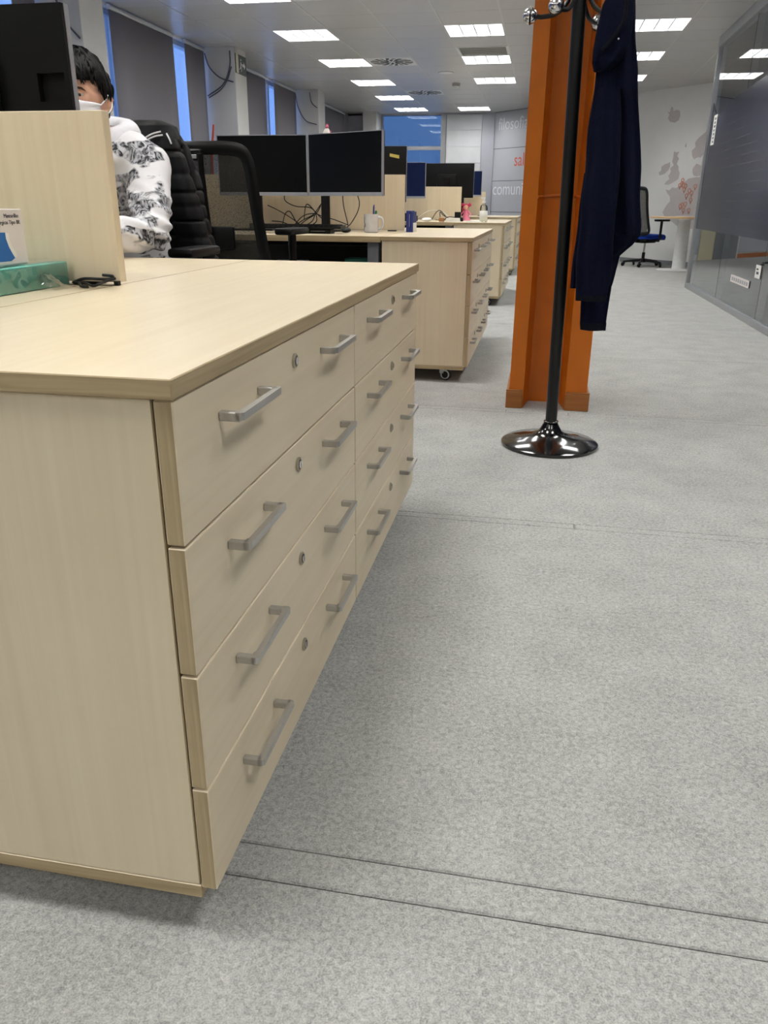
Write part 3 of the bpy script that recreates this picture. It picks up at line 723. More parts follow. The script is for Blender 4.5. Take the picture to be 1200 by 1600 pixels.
make_monitor('monitor', 'black monitor turned away, in front of the masked person', (-0.985, 1.13, D), PI, h=0.035, back=True)
make_monitor('monitor', 'black monitor nearest the window, of the twin-screen desk', (-1.300, 4.11, D), 0.0, post=-0.06)
make_monitor('monitor', 'angled black monitor beside the mug, of the twin-screen desk', (-0.772, 3.965, D), -0.49, post=-0.205)
mm = make_monitor('monitor', 'black monitor back with a yellow note, behind the angled screen', (-0.80, 4.62, D), PI, h=-0.03)
m = MB().mat('yellow_note'); m.prism([(-0.228, 0.0222, 0.418), (-0.168, 0.0222, 0.430), (-0.168, 0.0222, 0.448), (-0.228, 0.0222, 0.437)], (0, 0.0012, 0)); build(m, 'sticky_note', parent=mm, smooth=False)
make_monitor('monitor', 'dark screen with a painted blue reflection, left of the bare black monitor back', (-1.09, 7.55, D), 0.0, 'screen_blue_reflection', h=0.01)
make_monitor('monitor', 'bare black monitor back above the maple divider of the sanitizer row', (-0.66, 8.02, D), PI, h=0.02)
make_monitor('monitor', 'dark screen with a painted blue reflection, above the pink figurine', (-0.805, 11.10, D), 0.0, 'screen_blue_reflection', h=0.06)

# -------- orange steel column
r = thing('steel_column', 'orange painted steel column with wooden blocks at its feet', 'column', (0.42, 3.2, 0))
ox, oy = 0.42, 3.2
prof = [(.243, 3.01), (.309, 3.01), (.333, 3.16), (.477, 3.16), (.501, 3.01), (.598, 3.01), (.598, 3.42), (.243, 3.42)]
m = MB().mat('orange_paint'); m.prism([(x-ox, y-oy, 0.0) for x, y in prof], (0, 0, H-0.001))
for f in m.bm.faces: pass
build(m, 'shaft', parent=r, smooth=False)
m = MB().mat('orange_paint'); m.tube([(x-ox, y-oy, z) for x, y, z in ((.309, 3.012, .925), (.334, 3.157, .93), (.40, 3.157, .934), (.476, 3.157, .93), (.50, 3.012, .925))], 0.006, 6); build(m, 'weld_seam', parent=r)
for x0, x1, y1 in ((.229, .305, 3.43), (.503, .611, 3.43)):
    b = B('foot_block', 'brown_block', r, x0-ox, x1-ox, 2.994-oy, 3.008-oy, 0, 0.078, bev=0.002)
    B('block_cap', 'brown_block', b, x0-ox, x1-ox, 2.996-oy, 3.008-oy, 0.0785, 0.086, bev=0.001)
    xs = (x0, x0+0.012) if x0 < 0.4 else (x1-0.012, x1)
    B('foot_block', 'brown_block', r, xs[0]-ox, xs[1]-ox, 3.009-oy, y1-oy, 0, 0.082, bev=0.002)
# -------- coat stand
r = thing('coat_stand', 'black coat stand with round base and chrome hook knobs', 'coat stand', (0.43, 2.41, 0))
m = MB().mat('black_gloss'); m.lathe([(0.188, 0.0), (0.190, 0.004), (0.190, 0.012), (0.180, 0.018), (0.12, 0.030), (0.07, 0.044), (0.045, 0.058), (0.034, 0.078), (0.029, 0.088)], seg=64); build(m, 'base', parent=r)
m = MB().mat('black_gloss'); m.lathe([(0.027, 0.088), (0.029, 0.091), (0.029, 0.098), (0.024, 0.101)], seg=32); build(m, 'collar', parent=r)
m = MB().mat('black_pole'); m.tube([(0, 0, 0.098), (-0.013, 0, 0.9), (-0.030, 0, 1.74)], 0.0225, 24); build(m, 'pole', parent=r)
m = MB().mat('chrome'); m.sphere((-0.030, 0, 1.765), 0.032, 20, 12); build(m, 'finial', parent=r)
for k, a in enumerate((0, 62, 180, 242)):
    a = math.radians(a); c, s = math.cos(a), math.sin(a); bx = -0.026
    P = lambda rr, z: (bx+rr*c, rr*s, z)
    h = MB().mat('black_pole'); h.tube(bez([P(0.015, 1.615), P(0.035, 1.53), P(0.07, 1.492), P(0.115, 1.482), P(0.140, 1.484)], 6), 0.0075, 10)
    h = build(h, 'hook', parent=r)
    e = Vector(P(0.158, 1.486))
    m = MB().mat('chrome'); m.sphere(e, 0.0245, 20, 12); build(m, 'knob', parent=h)
    t = Vector((c, s, 0)); u = Vector((-s, c, 0)); m = MB().mat('black_pole')
    m.tube([e+u*0.0242*math.cos(2*PI*q/20)+Vector((0, 0, 1))*0.0242*math.sin(2*PI*q/20) for q in range(21)], 0.0035, 6); build(m, 'knob_band', parent=h)
    h2 = MB().mat('black_pole'); h2.tube(bez([P(0.015, 1.66), P(0.05, 1.625), P(0.10, 1.66), P(0.14, 1.70)], 5), 0.007, 10); h2 = build(h2, 'hook', parent=r)
    m = MB().mat('chrome'); m.sphere(P(0.148, 1.712), 0.022, 16, 10); build(m, 'knob', parent=h2)

# -------- draped cloth helper: rings (z, x_left, x_right, y_centre, half depth) lofted with folds
def drape(rings, seg=56, folds=5, amp=0.25, ph=0.0, wob=0.0, quilt=None, capt=True):
    m = MB(); loops = []
    SUB = 18 if quilt else 6
    nr = (len(rings)-1)*SUB
    for q in range(nr+1):
        t = q/SUB; i = min(int(t), len(rings)-2); f = t-i; f = f*f*(3-2*f)
        z, xl, xr, yc, hd = [rings[i][k]*(1-f)+rings[i+1][k]*f for k in range(5)]
        cx, hw = (xl+xr)/2, (xr-xl)/2
        if quilt:
            p = ((z+0.012*math.sin(z*23)) % quilt)/quilt; bulge = -0.011*abs(2*p-1)**8; hw += bulge; hd += bulge
        pts = []
        for k in range(seg):
            a = 2*PI*k/seg; c, s = math.cos(a), math.sin(a)
            d = 1+amp*math.cos(folds*a*1.0+ph+z*3.0)*(abs(s)**0.7)
            x = cx+hw*math.copysign(abs(c)**0.75, c); yy = yc+hd*math.copysign(abs(s)**0.8, s)*d
            n = noise.noise(Vector((x*14, yy*14, z*7+ph)))*wob
            pts.append((x+n*0.6, yy+n, z))
        loops.append(m.loop(pts))
    m.skin(loops, capt); return m
cs = thing('coat', 'dark navy fleece coat hanging from the coat stand hooks', 'coat', (0.55, 2.40, 0.455))
O = Vector((0.55, 2.40, 0.455))
def cpart(rings, name, mat, parent=cs, **kw):
    m = drape([(z-O.z, a-O.x, b-O.x, y-O.y, d) for z, a, b, y, d in rings], **kw); m.mats = []; m.mat(mat); return build(m, name, parent=parent, ang=60)
cpart([(1.555, .520, .575, 2.40, .020), (1.526, .492, .582, 2.40, .034), (1.454, .478, .592, 2.40, .042), (1.389, .474, .600, 2.40, .046), (1.312, .478, .613, 2.40, .050), (1.244, .474, .624, 2.40, .052), (1.145, .470, .640, 2.41, .055),
       (1.04, .472, .655, 2.41, .058), (.939, .474, .669, 2.41, .060), (.831, .480, .683, 2.41, .060), (.798, .482, .684, 2.41, .055), (.762, .484, .662, 2.41, .050), (.725, .486, .622, 2.41, .045), (.675, .488, .612, 2.41, .038), (.62, .490, .606, 2.41, .030)],
      'body', 'navy_fleece', folds=7, amp=0.28, wob=0.012)
sl = cpart([(1.26, .490, .560, 2.345, .022), (1.145, .474, .575, 2.340, .034), (1.0, .472, .585, 2.335, .040), (.86, .470, .590, 2.330, .040), (.72, .466, .590, 2.330, .038), (.62, .470, .588, 2.330, .034), (.585, .474, .586, 2.330, .030)],
      'sleeve', 'navy_fleece', folds=5, amp=0.30, ph=1.3, wob=0.012)
cpart([(.592, .474, .588, 2.330, .032), (.572, .476, .586, 2.330, .031)], 'cuff', 'navy_trim', parent=sl, folds=5, amp=0.3, ph=1.3, wob=0.01)
s2 = cpart([(.80, .500, .600, 2.43, .035), (.66, .502, .606, 2.435, .034), (.54, .504, .606, 2.435, .032), (.475, .506, .604, 2.435, .030)], 'sleeve', 'navy_fleece', folds=4, amp=0.25, ph=0.4, wob=0.010)
cpart([(.482, .505, .606, 2.435, .032), (.455, .509, .605, 2.435, .031)], 'cuff', 'navy_trim', parent=s2, folds=4, amp=0.25, ph=0.4, wob=0.01)
cpart([(1.0, .468, .50, 2.385, .016), (.85, .462, .50, 2.385, .018), (.70, .457, .50, 2.385, .018), (.61, .455, .50, 2.385, .016)], 'hem_flap', 'navy_fleece', folds=3, amp=0.3, wob=0.008)
co = cpart([(1.56, .500, .565, 2.372, .018), (1.50, .478, .578, 2.365, .030), (1.43, .466, .580, 2.358, .036), (1.37, .461, .570, 2.355, .038), (1.335, .462, .545, 2.357, .034), (1.31, .470, .51, 2.362, .022)], 'collar', 'navy_fleece', folds=4, amp=0.22, ph=2.0, wob=0.012)
m = MB().mat('navy_trim'); m.tube([Vector(p)-O for p in bez([(.545, 2.34, 1.57), (.548, 2.328, 1.49), (.543, 2.318, 1.44), (.515, 2.314, 1.395), (.488, 2.318, 1.365)], 6)], 0.0075, 8); build(m, 'zip', parent=co)
m = MB().mat('white_trim')
for p in ((.560, 2.335, 1.525), (.535, 2.308, 1.395)): m.sphere(Vector(p)-O, 0.003, 8, 6)
build(m, 'zip_pull', parent=co)

# -------- round table
r = thing('round_table', 'small round table with beech top and white trumpet base', 'table', (2.36, 12.12, 0))
m = MB().mat('table_beech'); m.lathe([(0.48, 0.722), (0.495, 0.726), (0.495, 0.742), (0.49, 0.747)], seg=48); build(m, 'table_top', parent=r)
m = MB().mat('white_metal'); m.lathe([(0.105, 0.02), (0.095, 0.04), (0.088, 0.5), (0.085, 0.70), (0.15, 0.722)], seg=32); build(m, 'pedestal', parent=r)
m = MB().mat('white_metal'); m.lathe([(0.31, 0.0), (0.31, 0.008), (0.11, 0.022)], seg=48); build(m, 'base', parent=r)
o = B('paper_sheet', 'paper', None, 2.20, 2.42, 11.78, 11.98, 0.7475, 0.7485); tag(o, 'white paper sheet on the round beech table', 'paper')

# -------- office chairs (sitter faces +y)
def make_chair(label, loc, rz, seat='dark_seat', tilt=0.10, topz=1.10, hw0=0.255, hw1=0.205, armz=0.70):
    r = thing('office_chair', label, 'chair', loc, rz, 'black mesh office chairs')
    # star base
    b = MB().mat('black_plastic')
    b.lathe([(0.045, 0.065), (0.05, 0.075), (0.045, 0.115), (0.03, 0.12)], seg=20)
    for k in range(5):
        a = 2*PI*k/5+0.3; c, s = math.cos(a), math.sin(a)
        b.tube([(0.03*c, 0.03*s, 0.095), (0.16*c, 0.16*s, 0.085), (0.30*c, 0.30*s, 0.066)], [0.024, 0.019, 0.014], 8)
    build(b, 'star_base', parent=r)
    for k in range(5):
        a = 2*PI*k/5+0.3
        cst = caster(r, 0.30*math.cos(a), 0.30*math.sin(a), a+0.8, zt=0.06, hub='black_plastic')
    m = MB().mat('steel'); m.tube([(0, 0, 0.12), (0, 0, 0.36)], 0.015, 14); build(m, 'gas_lift', parent=r)
    m = MB().mat('black_plastic'); m.tube([(0, 0, 0.12), (0, 0, 0.21)], 0.024, 14); m.box(-0.10, 0.10, -0.14, 0.14, 0.35, 0.405, bev=0.02, seg=2); m.box(-0.03, 0.03, -0.27, -0.10, 0.36, 0.40, bev=0.008); build(m, 'mechanism', parent=r)
    # seat cushion
    m = MB().mat(seat); loops = []
    for z, g in ((0.410, 0.90), (0.418, 0.98), (0.445, 1.0), (0.468, 0.985), (0.480, 0.92), (0.484, 0.75)):
        pts = []
        for k in range(40):
            a = 2*PI*k/40; c, s = math.cos(a), math.sin(a)
            x = 0.245*g*math.copysign(abs(c)**0.5, c); yy = 0.02+0.235*g*math.copysign(abs(s)**0.5, s)
            pts.append((x, yy, z-0.02*max(0, (yy-0.16)/0.1)))
        loops.append(m.loop(pts))
    m.skin(loops); build(m, 'seat', parent=r)
    m = MB().mat('black_plastic'); m.box(-0.20, 0.20, -0.19, 0.22, 0.396, 0.412, bev=0.006); build(m, 'seat_shell', parent=r)
    # backrest: frame loop + mesh
    def bp(u, z, off=0.0):     # u -1..1 across
        t = (z-0.50)/(topz-0.50); hw = hw0*(1-t)+hw1*t
        return Vector((hw*u, -0.235-tilt*t+0.035*math.sin(t*PI)*-0.6+0.035*u*u+off, z))
    lo = 0.50
    loop = [bp(-1, z) for z in (lo+0.05, lo+0.15, lo+0.28, lo+0.40, topz-0.09)] + [bp(-0.97, topz-0.04), bp(-0.88, topz-0.010)] + [bp(u, topz) for u in (-0.6, -0.2, 0.2, 0.6)] + [bp(0.88, topz-0.010), bp(0.97, topz-0.04)] + \
           [bp(1, z) for z in (topz-0.09, lo+0.40, lo+0.28, lo+0.15, lo+0.05)] + [bp(0.9, lo+0.01), bp(0.5, lo), bp(0, lo), bp(-0.5, lo), bp(-0.9, lo+0.01)]
    cl = bez(loop+[loop[0]], 4)
    m = MB().mat('black_plastic'); n = len(cl); loops = []
    for i in range(n-1):
        t = (cl[(i+1) % (n-1)]-cl[i-1]).normalized(); nrm = Vector((0, 1, 0)); side = t.cross(nrm).normalized()
        pts = []
        for k in range(10):
            a = 2*PI*k/10; pts.append(cl[i]+side*(0.027*math.cos(a)+0.012)+nrm*0.011*math.sin(a))
        loops.append(m.loop(pts))
    m.skin(loops, closed=True); fo = build(m, 'back_frame', parent=r)
    m = MB().mat('mesh_fabric')
    m.grid(14, 20, lambda u, v: bp((2*u-1)*(0.97 if 0.05 < v < 0.92 else 0.9), lo+0.01+(topz-lo-0.015)*v, 0.0)); build(m, 'mesh_panel', parent=r)
    # spine
    m = MB().mat('black_plastic')
    for u in (-1, 1):
        m.tube([(u*0.028, -0.25-tilt-0.020, topz-0.012), (u*0.024, -0.27-tilt*0.75, topz-0.18), (u*0.022, -0.275-tilt*0.4, topz-0.36), (u*0.020, -0.27, 0.55), (u*0.018, -0.24, 0.385)], [0.012, 0.013, 0.014, 0.015, 0.015], 8)
    m.box(-0.026, 0.026, -0.285-tilt*0.6, -0.262-tilt*0.6, topz-0.235, topz-0.195, bev=0.004); m.box(-0.03, 0.03, -0.27-tilt, -0.235-tilt, topz-0.04, topz+0.006, bev=0.006)
    build(m, 'spine', parent=r)
    m = MB().mat('alu'); m.box(-0.013, 0.013, -0.276-tilt, -0.2695-tilt, topz-0.032, topz-0.016, bev=0.002); build(m, 'badge', parent=r)
    m = MB().mat('black_plastic'); m.box(-0.135, 0.135, -0.275-tilt*0.35, -0.252-tilt*0.35, topz-0.405, topz-0.305, bev=0.010, seg=2); build(m, 'lumbar_pad', parent=r)
    # armrests
    for u in (-1, 1):
        m = MB().mat('black_plastic'); m.tube([(u*0.16, 0.0, 0.39), (u*0.28, 0.0, 0.39), (u*0.295, 0.0, 0.43), (u*0.295, 0.0, armz-0.03)], [0.016, 0.016, 0.018, 0.020], 10)
        a = build(m, 'armrest', parent=r)
        m = MB().mat('black_plastic'); m.box(u*0.295-0.045, u*0.295+0.045, -0.12, 0.13, armz-0.03, armz, bev=0.012, seg=2); build(m, 'arm_pad', parent=a)
    return r
make_chair('black mesh office chair with its back to the person, at the twin-monitor desk', (-1.125, 3.14, 0), -0.06, armz=0.785)
make_chair('black mesh chair with a blue seat by the round table', (1.92, 12.80, 0), -0.90, seat='blue_seat', topz=1.12)
make_chair('black mesh office chair behind the orange column', (0.06, 13.0, 0), 2.4)
make_chair('black office chair on which the masked person sits', (-1.10, 1.93, 0), PI, topz=1.08, hw0=0.19, hw1=0.14, armz=0.755)

# ================================================================== PERSON
def remesh(mb, name, voxel, smooth=6, mat=None, disp=None):
    me = mb.mesh(name+'_raw'); ob = bpy.data.objects.new(name+'_raw', me); COL.objects.link(ob)
    md = ob.modifiers.new('r', 'REMESH'); md.mode = 'VOXEL'; md.voxel_size = voxel; md.use_smooth_shade = True
    sm = ob.modifiers.new('s', 'SMOOTH'); sm.factor = 0.5; sm.iterations = smooth
    dg = bpy.context.evaluated_depsgraph_get(); dg.update()
    out = bpy.data.meshes.new_from_object(ob.evaluated_get(dg)); out.name = name
    bpy.data.objects.remove(ob, do_unlink=True); bpy.data.meshes.remove(me)
    if disp:
        ns = [v.normal.copy() for v in out.vertices]
        for v, n in zip(out.vertices, ns): v.co += n*disp(v.co)
    out.materials.clear(); out.materials.append(MATS[mat])
    for p in out.polygons: p.use_smooth = True; p.material_index = 0
    return out
def limb(m, pts, rs, n=6, seg=14):
    for (a, b), (ra, rb) in zip(zip(pts, pts[1:]), zip(rs, rs[1:])):
        a, b = Vector(a), Vector(b)
        for k in range(n+1):
            t = k/n; m.sphere(a.lerp(b, t), ra*(1-t)+rb*t, seg, 8)
PO = Vector((-1.09, 1.93, 0.0))
def L3(x, y, z): return Vector((x, y, z))-PO
shL, shR = L3(-.925, 1.88, 1.00), L3(-1.265, 1.88, 1.00)
elL, elR = L3(-.845, 1.70, .805), L3(-1.37, 1.72, .805)
wrL, wrR = L3(-1.00, 1.44, .778), L3(-1.19, 1.42, .778)
HC = L3(-1.080, 1.80, 1.196); HYAW = 0.10
def head_pt(x, y, z):          # local head: forward -y
    c, s = math.cos(HYAW), math.sin(HYAW)
    tl = 0.10                  # slight nod
    y2, z2 = y*math.cos(tl)-z*math.sin(tl)*-1*-1, z*math.cos(tl)+y*math.sin(tl)
    return HC+Vector((x*c-y2*s, x*s+y2*c, z2))
def head_r(d):
    """skull radius in direction d"""
    x, y, z = d
    rx, ry, rz = 0.076, 0.096, 0.115
    if z < 0: rx *= 1-0.20*min(1, -z)**1.3; ry *= 1-0.04*min(1, -z)
    r = 1/math.sqrt((x/rx)**2+(y/ry)**2+(z/rz)**2)
    if y < 0:
        r += 0.020*math.exp(-((x/0.16)**2+((z+0.20)/0.16)**2))*(-y)      # nose
        r -= 0.010*math.exp(-(((abs(x)-0.36)/0.16)**2+((z-0.06)/0.12)**2))*(-y)  # eye sockets
        r += 0.006*math.exp(-(((abs(x)-0.34)/0.26)**2+((z-0.24)/0.09)**2))*(-y)  # brow
        r += 0.005*math.exp(-((x/0.30)**2+((z+0.55)/0.10)**2))*(-y)      # lips
        r += 0.006*math.exp(-((x/0.28)**2+((z+0.85)/0.16)**2))*(-y)      # chin
    return r
bd = MB().mat('skin')
NS, NR = 48, 32; loops = []
for i in range(1, NR):
    a = PI*i/NR; lp = []
    for k in range(NS):
        b = 2*PI*k/NS; d = Vector((math.sin(a)*math.cos(b), math.sin(a)*math.sin(b), -math.cos(a))); lp.append(head_pt(*(d*head_r(d))))
    loops.append(bd.loop(lp))
bd.skin(loops, True)
for s in (-1, 1):              # ears
    for k in range(9):
        t = 2*PI*k/9; bd.sphere(head_pt(s*(0.077+0.006*math.cos(t)*0.5), 0.012+0.016*math.cos(t), -0.012+0.026*math.sin(t)), 0.0075, 8, 6)
    bd.sphere(head_pt(s*0.076, 0.012, -0.012), (0.007, 0.014, 0.022), 8, 6)
limb(bd, [head_pt(0, 0.02, -0.07), L3(-1.085, 1.875, 1.06)], [0.054, 0.060])
limb(bd, [L3(-1.085, 1.875, 1.06), L3(-1.09, 1.90, 1.0), L3(-1.095, 1.97, .78), L3(-1.095, 2.0, .57)], [0.075, 0.10, 0.095, 0.11])
limb(bd, [L3(-1.085, 1.88, 1.03), shL, elL, wrL], [0.06, 0.048, 0.036, 0.026]); limb(bd, [L3(-1.085, 1.88, 1.03), shR, elR, wrR], [0.06, 0.048, 0.036, 0.026])
for s in (-1, 1): limb(bd, [L3(-1.095+s*.09, 2.0, .56), L3(-1.095+s*.12, 1.56, .545), L3(-1.095+s*.12, 1.62, .10), L3(-1.095+s*.125, 1.50, .045)], [0.075, 0.052, 0.035, 0.032])
def hand(w, d, side):
    """palm, four bent fingers and a thumb; resting on the keyboard"""
    d = Vector(d).normalized(); u = Vector((0, 0, 1)); sd = d.cross(u)*side
    for a in range(4):
        limb(bd, [w+sd*(0.026-0.017*a)+d*0.015, w+sd*(0.03-0.02*a)+d*0.088], [0.013, 0.0115], 4, 10)
        ln = (0.062, 0.072, 0.066, 0.052)[a]; b = w+sd*(0.03-0.02*a)+d*0.088
        limb(bd, [b, b+d*ln*0.5+u*0.010, b+d*ln*0.85-u*0.006, b+d*ln-u*0.022], [0.0095, 0.009, 0.0083, 0.0075], 4, 10)
    b = w+sd*0.030+d*0.025; limb(bd, [b, b+sd*0.024+d*0.030-u*0.004, b+sd*0.026+d*0.062-u*0.012], [0.0115, 0.010, 0.0085], 4, 10)
hand(wrL, (-0.45, -1, 0.02), -1); hand(wrR, (0.25, -1, 0.02), 1)
per = link('person', remesh(bd, 'person', 0.0055, 3, 'skin'), None, PO)
tag(per, 'seated person in white face mask and mountain-print hoodie behind a monitor', 'person')
# trousers and shoes
m = MB().mat('trousers')
for s in (-1, 1): limb(m, [L3(-1.095, 2.02, .60), L3(-1.095+s*.09, 2.0, .575), L3(-1.095+s*.12, 1.56, .565), L3(-1.095+s*.12, 1.62, .12)], [0.125, 0.092, 0.072, 0.06])
link('trousers', remesh(m, 'trousers', 0.012, 4, 'trousers', lambda c: 0.004*noise.noise(c*18)), per)
for s in (-1, 1):
    m = MB().mat('shoe'); limb(m, [L3(-1.095+s*.12, 1.655, .048), L3(-1.095+s*.125, 1.56, .045), L3(-1.095+s*.13, 1.47, .038)], [0.043, 0.044, 0.036])
    link('shoe', remesh(m, 'shoe', 0.008, 3, 'shoe'), per)
# hoodie
m = MB().mat('hoodie')
for k in range(13):
    t = k/12; z = 0.60+0.42*t
    c = Vector((-1.095+0.005*t, 2.0-0.115*t**1.3, z))-PO
    m.sphere(c, (0.178-0.018*math.sin(t*PI)*0.4+(0.012 if t > .6 else 0), 0.128+0.012*math.sin(t*PI), 0.075), 20, 10)
limb(m, [L3(-1.09, 1.885, 1.055), L3(-.98, 1.88, 1.035), shL, elL], [0.078, 0.074, 0.074, 0.060], 8); limb(m, [L3(-1.09, 1.885, 1.055), L3(-1.20, 1.88, 1.035), shR, elR], [0.078, 0.074, 0.074, 0.060], 8)
limb(m, [elL, elL.lerp(wrL, 0.5)+Vector((0.01, 0, 0.006)), wrL+(elL-wrL)*0.06], [0.060, 0.053, 0.040], 8); limb(m, [elR, elR.lerp(wrR, 0.5), wrR+(elR-wrR)*0.06], [0.060, 0.053, 0.040], 8)
def wr(c):
    f = 0.0
    for s, e in ((shL, elL), (shR, elR)):
        d = (c-e).length
        if d < 0.20: f += 0.007*math.sin(c.z*150+c.x*60+c.y*40)*max(0, 1-d/0.20)
    return f+0.006*noise.noise(c*11)+0.003*noise.noise(c*26)
link('hoodie', remesh(m, 'hoodie', 0.009, 4, 'hoodie', wr), per)
m = MB().mat('hoodie_plain')      # hood lying round the neck
nk = L3(-1.082, 1.87, 1.085)
for k in range(28):
    t = 2*PI*k/28; bk = 0.5+0.5*math.sin(t)
    m.sphere(nk+Vector((0.088*math.cos(t), 0.078*math.sin(t)+0.018, -0.022+0.040*bk)), (0.034+0.012*bk, 0.034+0.018*bk, 0.040+0.014*bk), 12, 8)
link('hood', remesh(m, 'hood', 0.008, 4, 'hoodie_plain', lambda c: 0.006*noise.noise(c*16)), per)
m = MB().mat('hoodie_plain')
for s in (-1, 1): m.tube(bez([nk+Vector((s*0.035, -0.10, -0.02)), nk+Vector((s*0.04, -0.125, -0.09)), nk+Vector((s*0.035, -0.12, -0.20))], 6), 0.004, 6)
build(m, 'drawstring', parent=per)
# hair: shell over the skull with a hairline, strands ridged
def hair_low(az):              # lowest z-direction reached for azimuth az (0 = forward)
    a = abs(az)
    if a < 0.95: return 0.52-0.10*math.sin(az*2+0.6)
    if a < 1.30: return 0.46-(a-0.95)/0.35*0.65
    if a < 1.75: return -0.19+0.16*math.exp(-((a-1.62)/0.12)**2)
    return -0.19-0.50*min(1, (a-1.75)/0.7)
m = MB().mat('hair'); NA, NB = 96, 36
def hp(u, v):
    az = -PI+2*PI*u; zl = hair_low(az); el = math.asin(max(-1, min(1, zl)))
    e = el+(PI/2-el)*v
    d = Vector((math.sin(az)*math.cos(e), -math.cos(az)*math.cos(e), math.sin(e)))
    st = 0.0045*math.sin(az*23+e*7+3*math.sin(az*5+e*3))+0.004*noise.noise(Vector((az*9, e*3, 1)))+0.003*math.sin(az*41+3*e)
    th = 0.008+0.006*max(0, math.sin(e))+st+(0.003 if abs(az) < 1.0 and v < 0.3 else 0)
    if v < 0.04: th = 0.004
    return head_pt(*(d*(head_r(d)+th)))
m.grid(NA, NB, hp); hr = build(m, 'hair', parent=per, ang=80)
m = MB().mat('hair')              # loose fringe and side locks
random.seed(3)
for k in range(64):
    az = random.uniform(-1.5, 1.5); e0 = random.uniform(0.75, 1.15); e1 = math.asin(hair_low(az))-random.uniform(-0.08, 0.17 if abs(az) < 1.0 else 0.05)
    pts = []
    for q in range(6):
        t = q/5; e = e0+(e1-e0)*t; a2 = az+(0.10+0.25*math.sin(k*1.7))*t
        d = Vector((math.sin(a2)*math.cos(e), -math.cos(a2)*math.cos(e), math.sin(e))); pts.append(head_pt(*(d*(head_r(d)+0.014-0.005*t))))
    m.tube(pts, [0.005, 0.007, 0.0075, 0.006, 0.004, 0.001], 6)
build(m, 'hair_locks', parent=per, ang=80)
# face: eyes, brows, mask
for s in (-1, 1):
    d = Vector((s*0.36, -0.93, 0.05)).normalized(); p = d*(head_r(d)-0.006)
    m = MB().mat('eye_white'); m.sphere(head_pt(*p), 0.0118, 14, 10); e = build(m, 'eye', parent=per)
    m = MB().mat('eye_dark'); m.sphere(head_pt(p.x-0.001, p.y-0.0085, p.z-0.001), 0.0058, 12, 8); build(m, 'iris', parent=e)
    def fp(x, z, o): d = Vector((x, -1, z)).normalized(); return head_pt(*(d*(head_r(d)+o)))
    m = MB().mat('skin'); m.tube([fp(s*x, z, 0.001) for x, z in ((0.24, 0.085), (0.32, 0.125), (0.42, 0.125), (0.52, 0.085))], [0.002, 0.0038, 0.0038, 0.002], 6); build(m, 'eyelid', parent=per)
    m = MB().mat('brow'); m.tube([fp(s*x, z, -0.0008) for x, z in ((0.18, 0.20), (0.30, 0.235), (0.44, 0.235), (0.60, 0.18))], [0.002, 0.0036, 0.0034, 0.001], 6); build(m, 'eyebrow', parent=per)
def mp_(u, v):
    x = (2*u-1); az = x*1.05; zt = -0.10-0.16*abs(x)**1.5+0.05*math.exp(-(x/0.22)**2); zb = -0.96+0.30*abs(x)**2
    z = zb+(zt-zb)*v; e = math.asin(max(-0.98, z)); d = Vector((math.sin(az)*math.cos(e), -math.cos(az)*math.cos(e), math.sin(e)))
    return head_pt(*(d*(head_r(d)+0.006+0.016*math.sin(PI*v)*max(0, 1-abs(x)**2)+0.0012*math.sin(v*22))))
m = MB().mat('mask_white'); m.grid(24, 16, mp_); mk = build(m, 'face_mask', parent=per, ang=70); thicken(mk, 0.0015)
for s in (0.0, 1.0):
    for v, dz in ((0.92, 0.012), (0.10, -0.035)):
        a = mp_(s, v); sx = -1 if s == 0 else 1
        m = MB().mat('mask_white'); m.tube(bez([a, a.lerp(head_pt(sx*0.083, 0.005, dz), 0.5)+(a-HC).normalized()*0.006, head_pt(sx*0.084, 0.006, dz), head_pt(sx*0.082, 0.022, dz*0.5)], 5), 0.0022, 6); build(m, 'ear_loop', parent=mk)

# -------- black quilted jacket over the person's chair
JO = Vector((-1.08, 2.26, 0.60))
r = thing('puffer_jacket', 'black quilted puffer jacket draped over the person\'s chair back', 'jacket', JO)
def jp(rings, name, mat, parent=r, **kw):
    m = drape([(z-JO.z, a-JO.x, b-JO.x, y-JO.y, d) for z, a, b, y, d in rings], **kw); m.mats = []; m.mat(mat); return build(m, name, parent=parent, ang=70)
jp([(1.135, -1.20, -.985, 2.225, .05), (1.09, -1.235, -.955, 2.225, .085), (1.03, -1.255, -.930, 2.225, .098), (.94, -1.275, -.905, 2.22, .105), (.85, -1.295, -.885, 2.215, .11), (.76, -1.31, -.865, 2.21, .112), (.66, -1.33, -.845, 2.205, .11), (.60, -1.33, -.845, 2.205, .10)],
   'quilted_body', 'puffer', folds=3, amp=0.10, wob=0.012, quilt=0.058)
jp([(1.10, -1.00, -.945, 2.135, .035), (1.04, -1.00, -.915, 2.125, .052), (.94, -.985, -.885, 2.115, .056), (.84, -.965, -.858, 2.11, .056), (.74, -.945, -.828, 2.105, .055), (.64, -.925, -.805, 2.10, .052), (.58, -.92, -.80, 2.10, .045)],
   'sleeve', 'puffer', folds=2, amp=0.06, ph=0.7, wob=0.010, quilt=0.056)
hd = jp([(1.165, -1.11, -1.03, 2.19, .02), (1.145, -1.19, -.965, 2.185, .055), (1.10, -1.205, -.942, 2.165, .075), (1.05, -1.19, -.935, 2.140, .072), (1.01, -1.14, -.955, 2.125, .05), (.985, -1.09, -.99, 2.12, .025)],
   'folded_hood', 'puffer', folds=4, amp=0.16, ph=0.9, wob=0.022)
m = MB().mat('white_trim')
for o_ in (0.0, 0.011): m.tube([Vector(p)-JO for p in bez([(-1.075+o_, 2.075, 1.060), (-1.05+o_, 2.080, 1.090-o_*.3), (-1.015+o_, 2.090, 1.112-o_*.6), (-.985+o_*.5, 2.105, 1.122-o_)], 6)], 0.0028, 6)
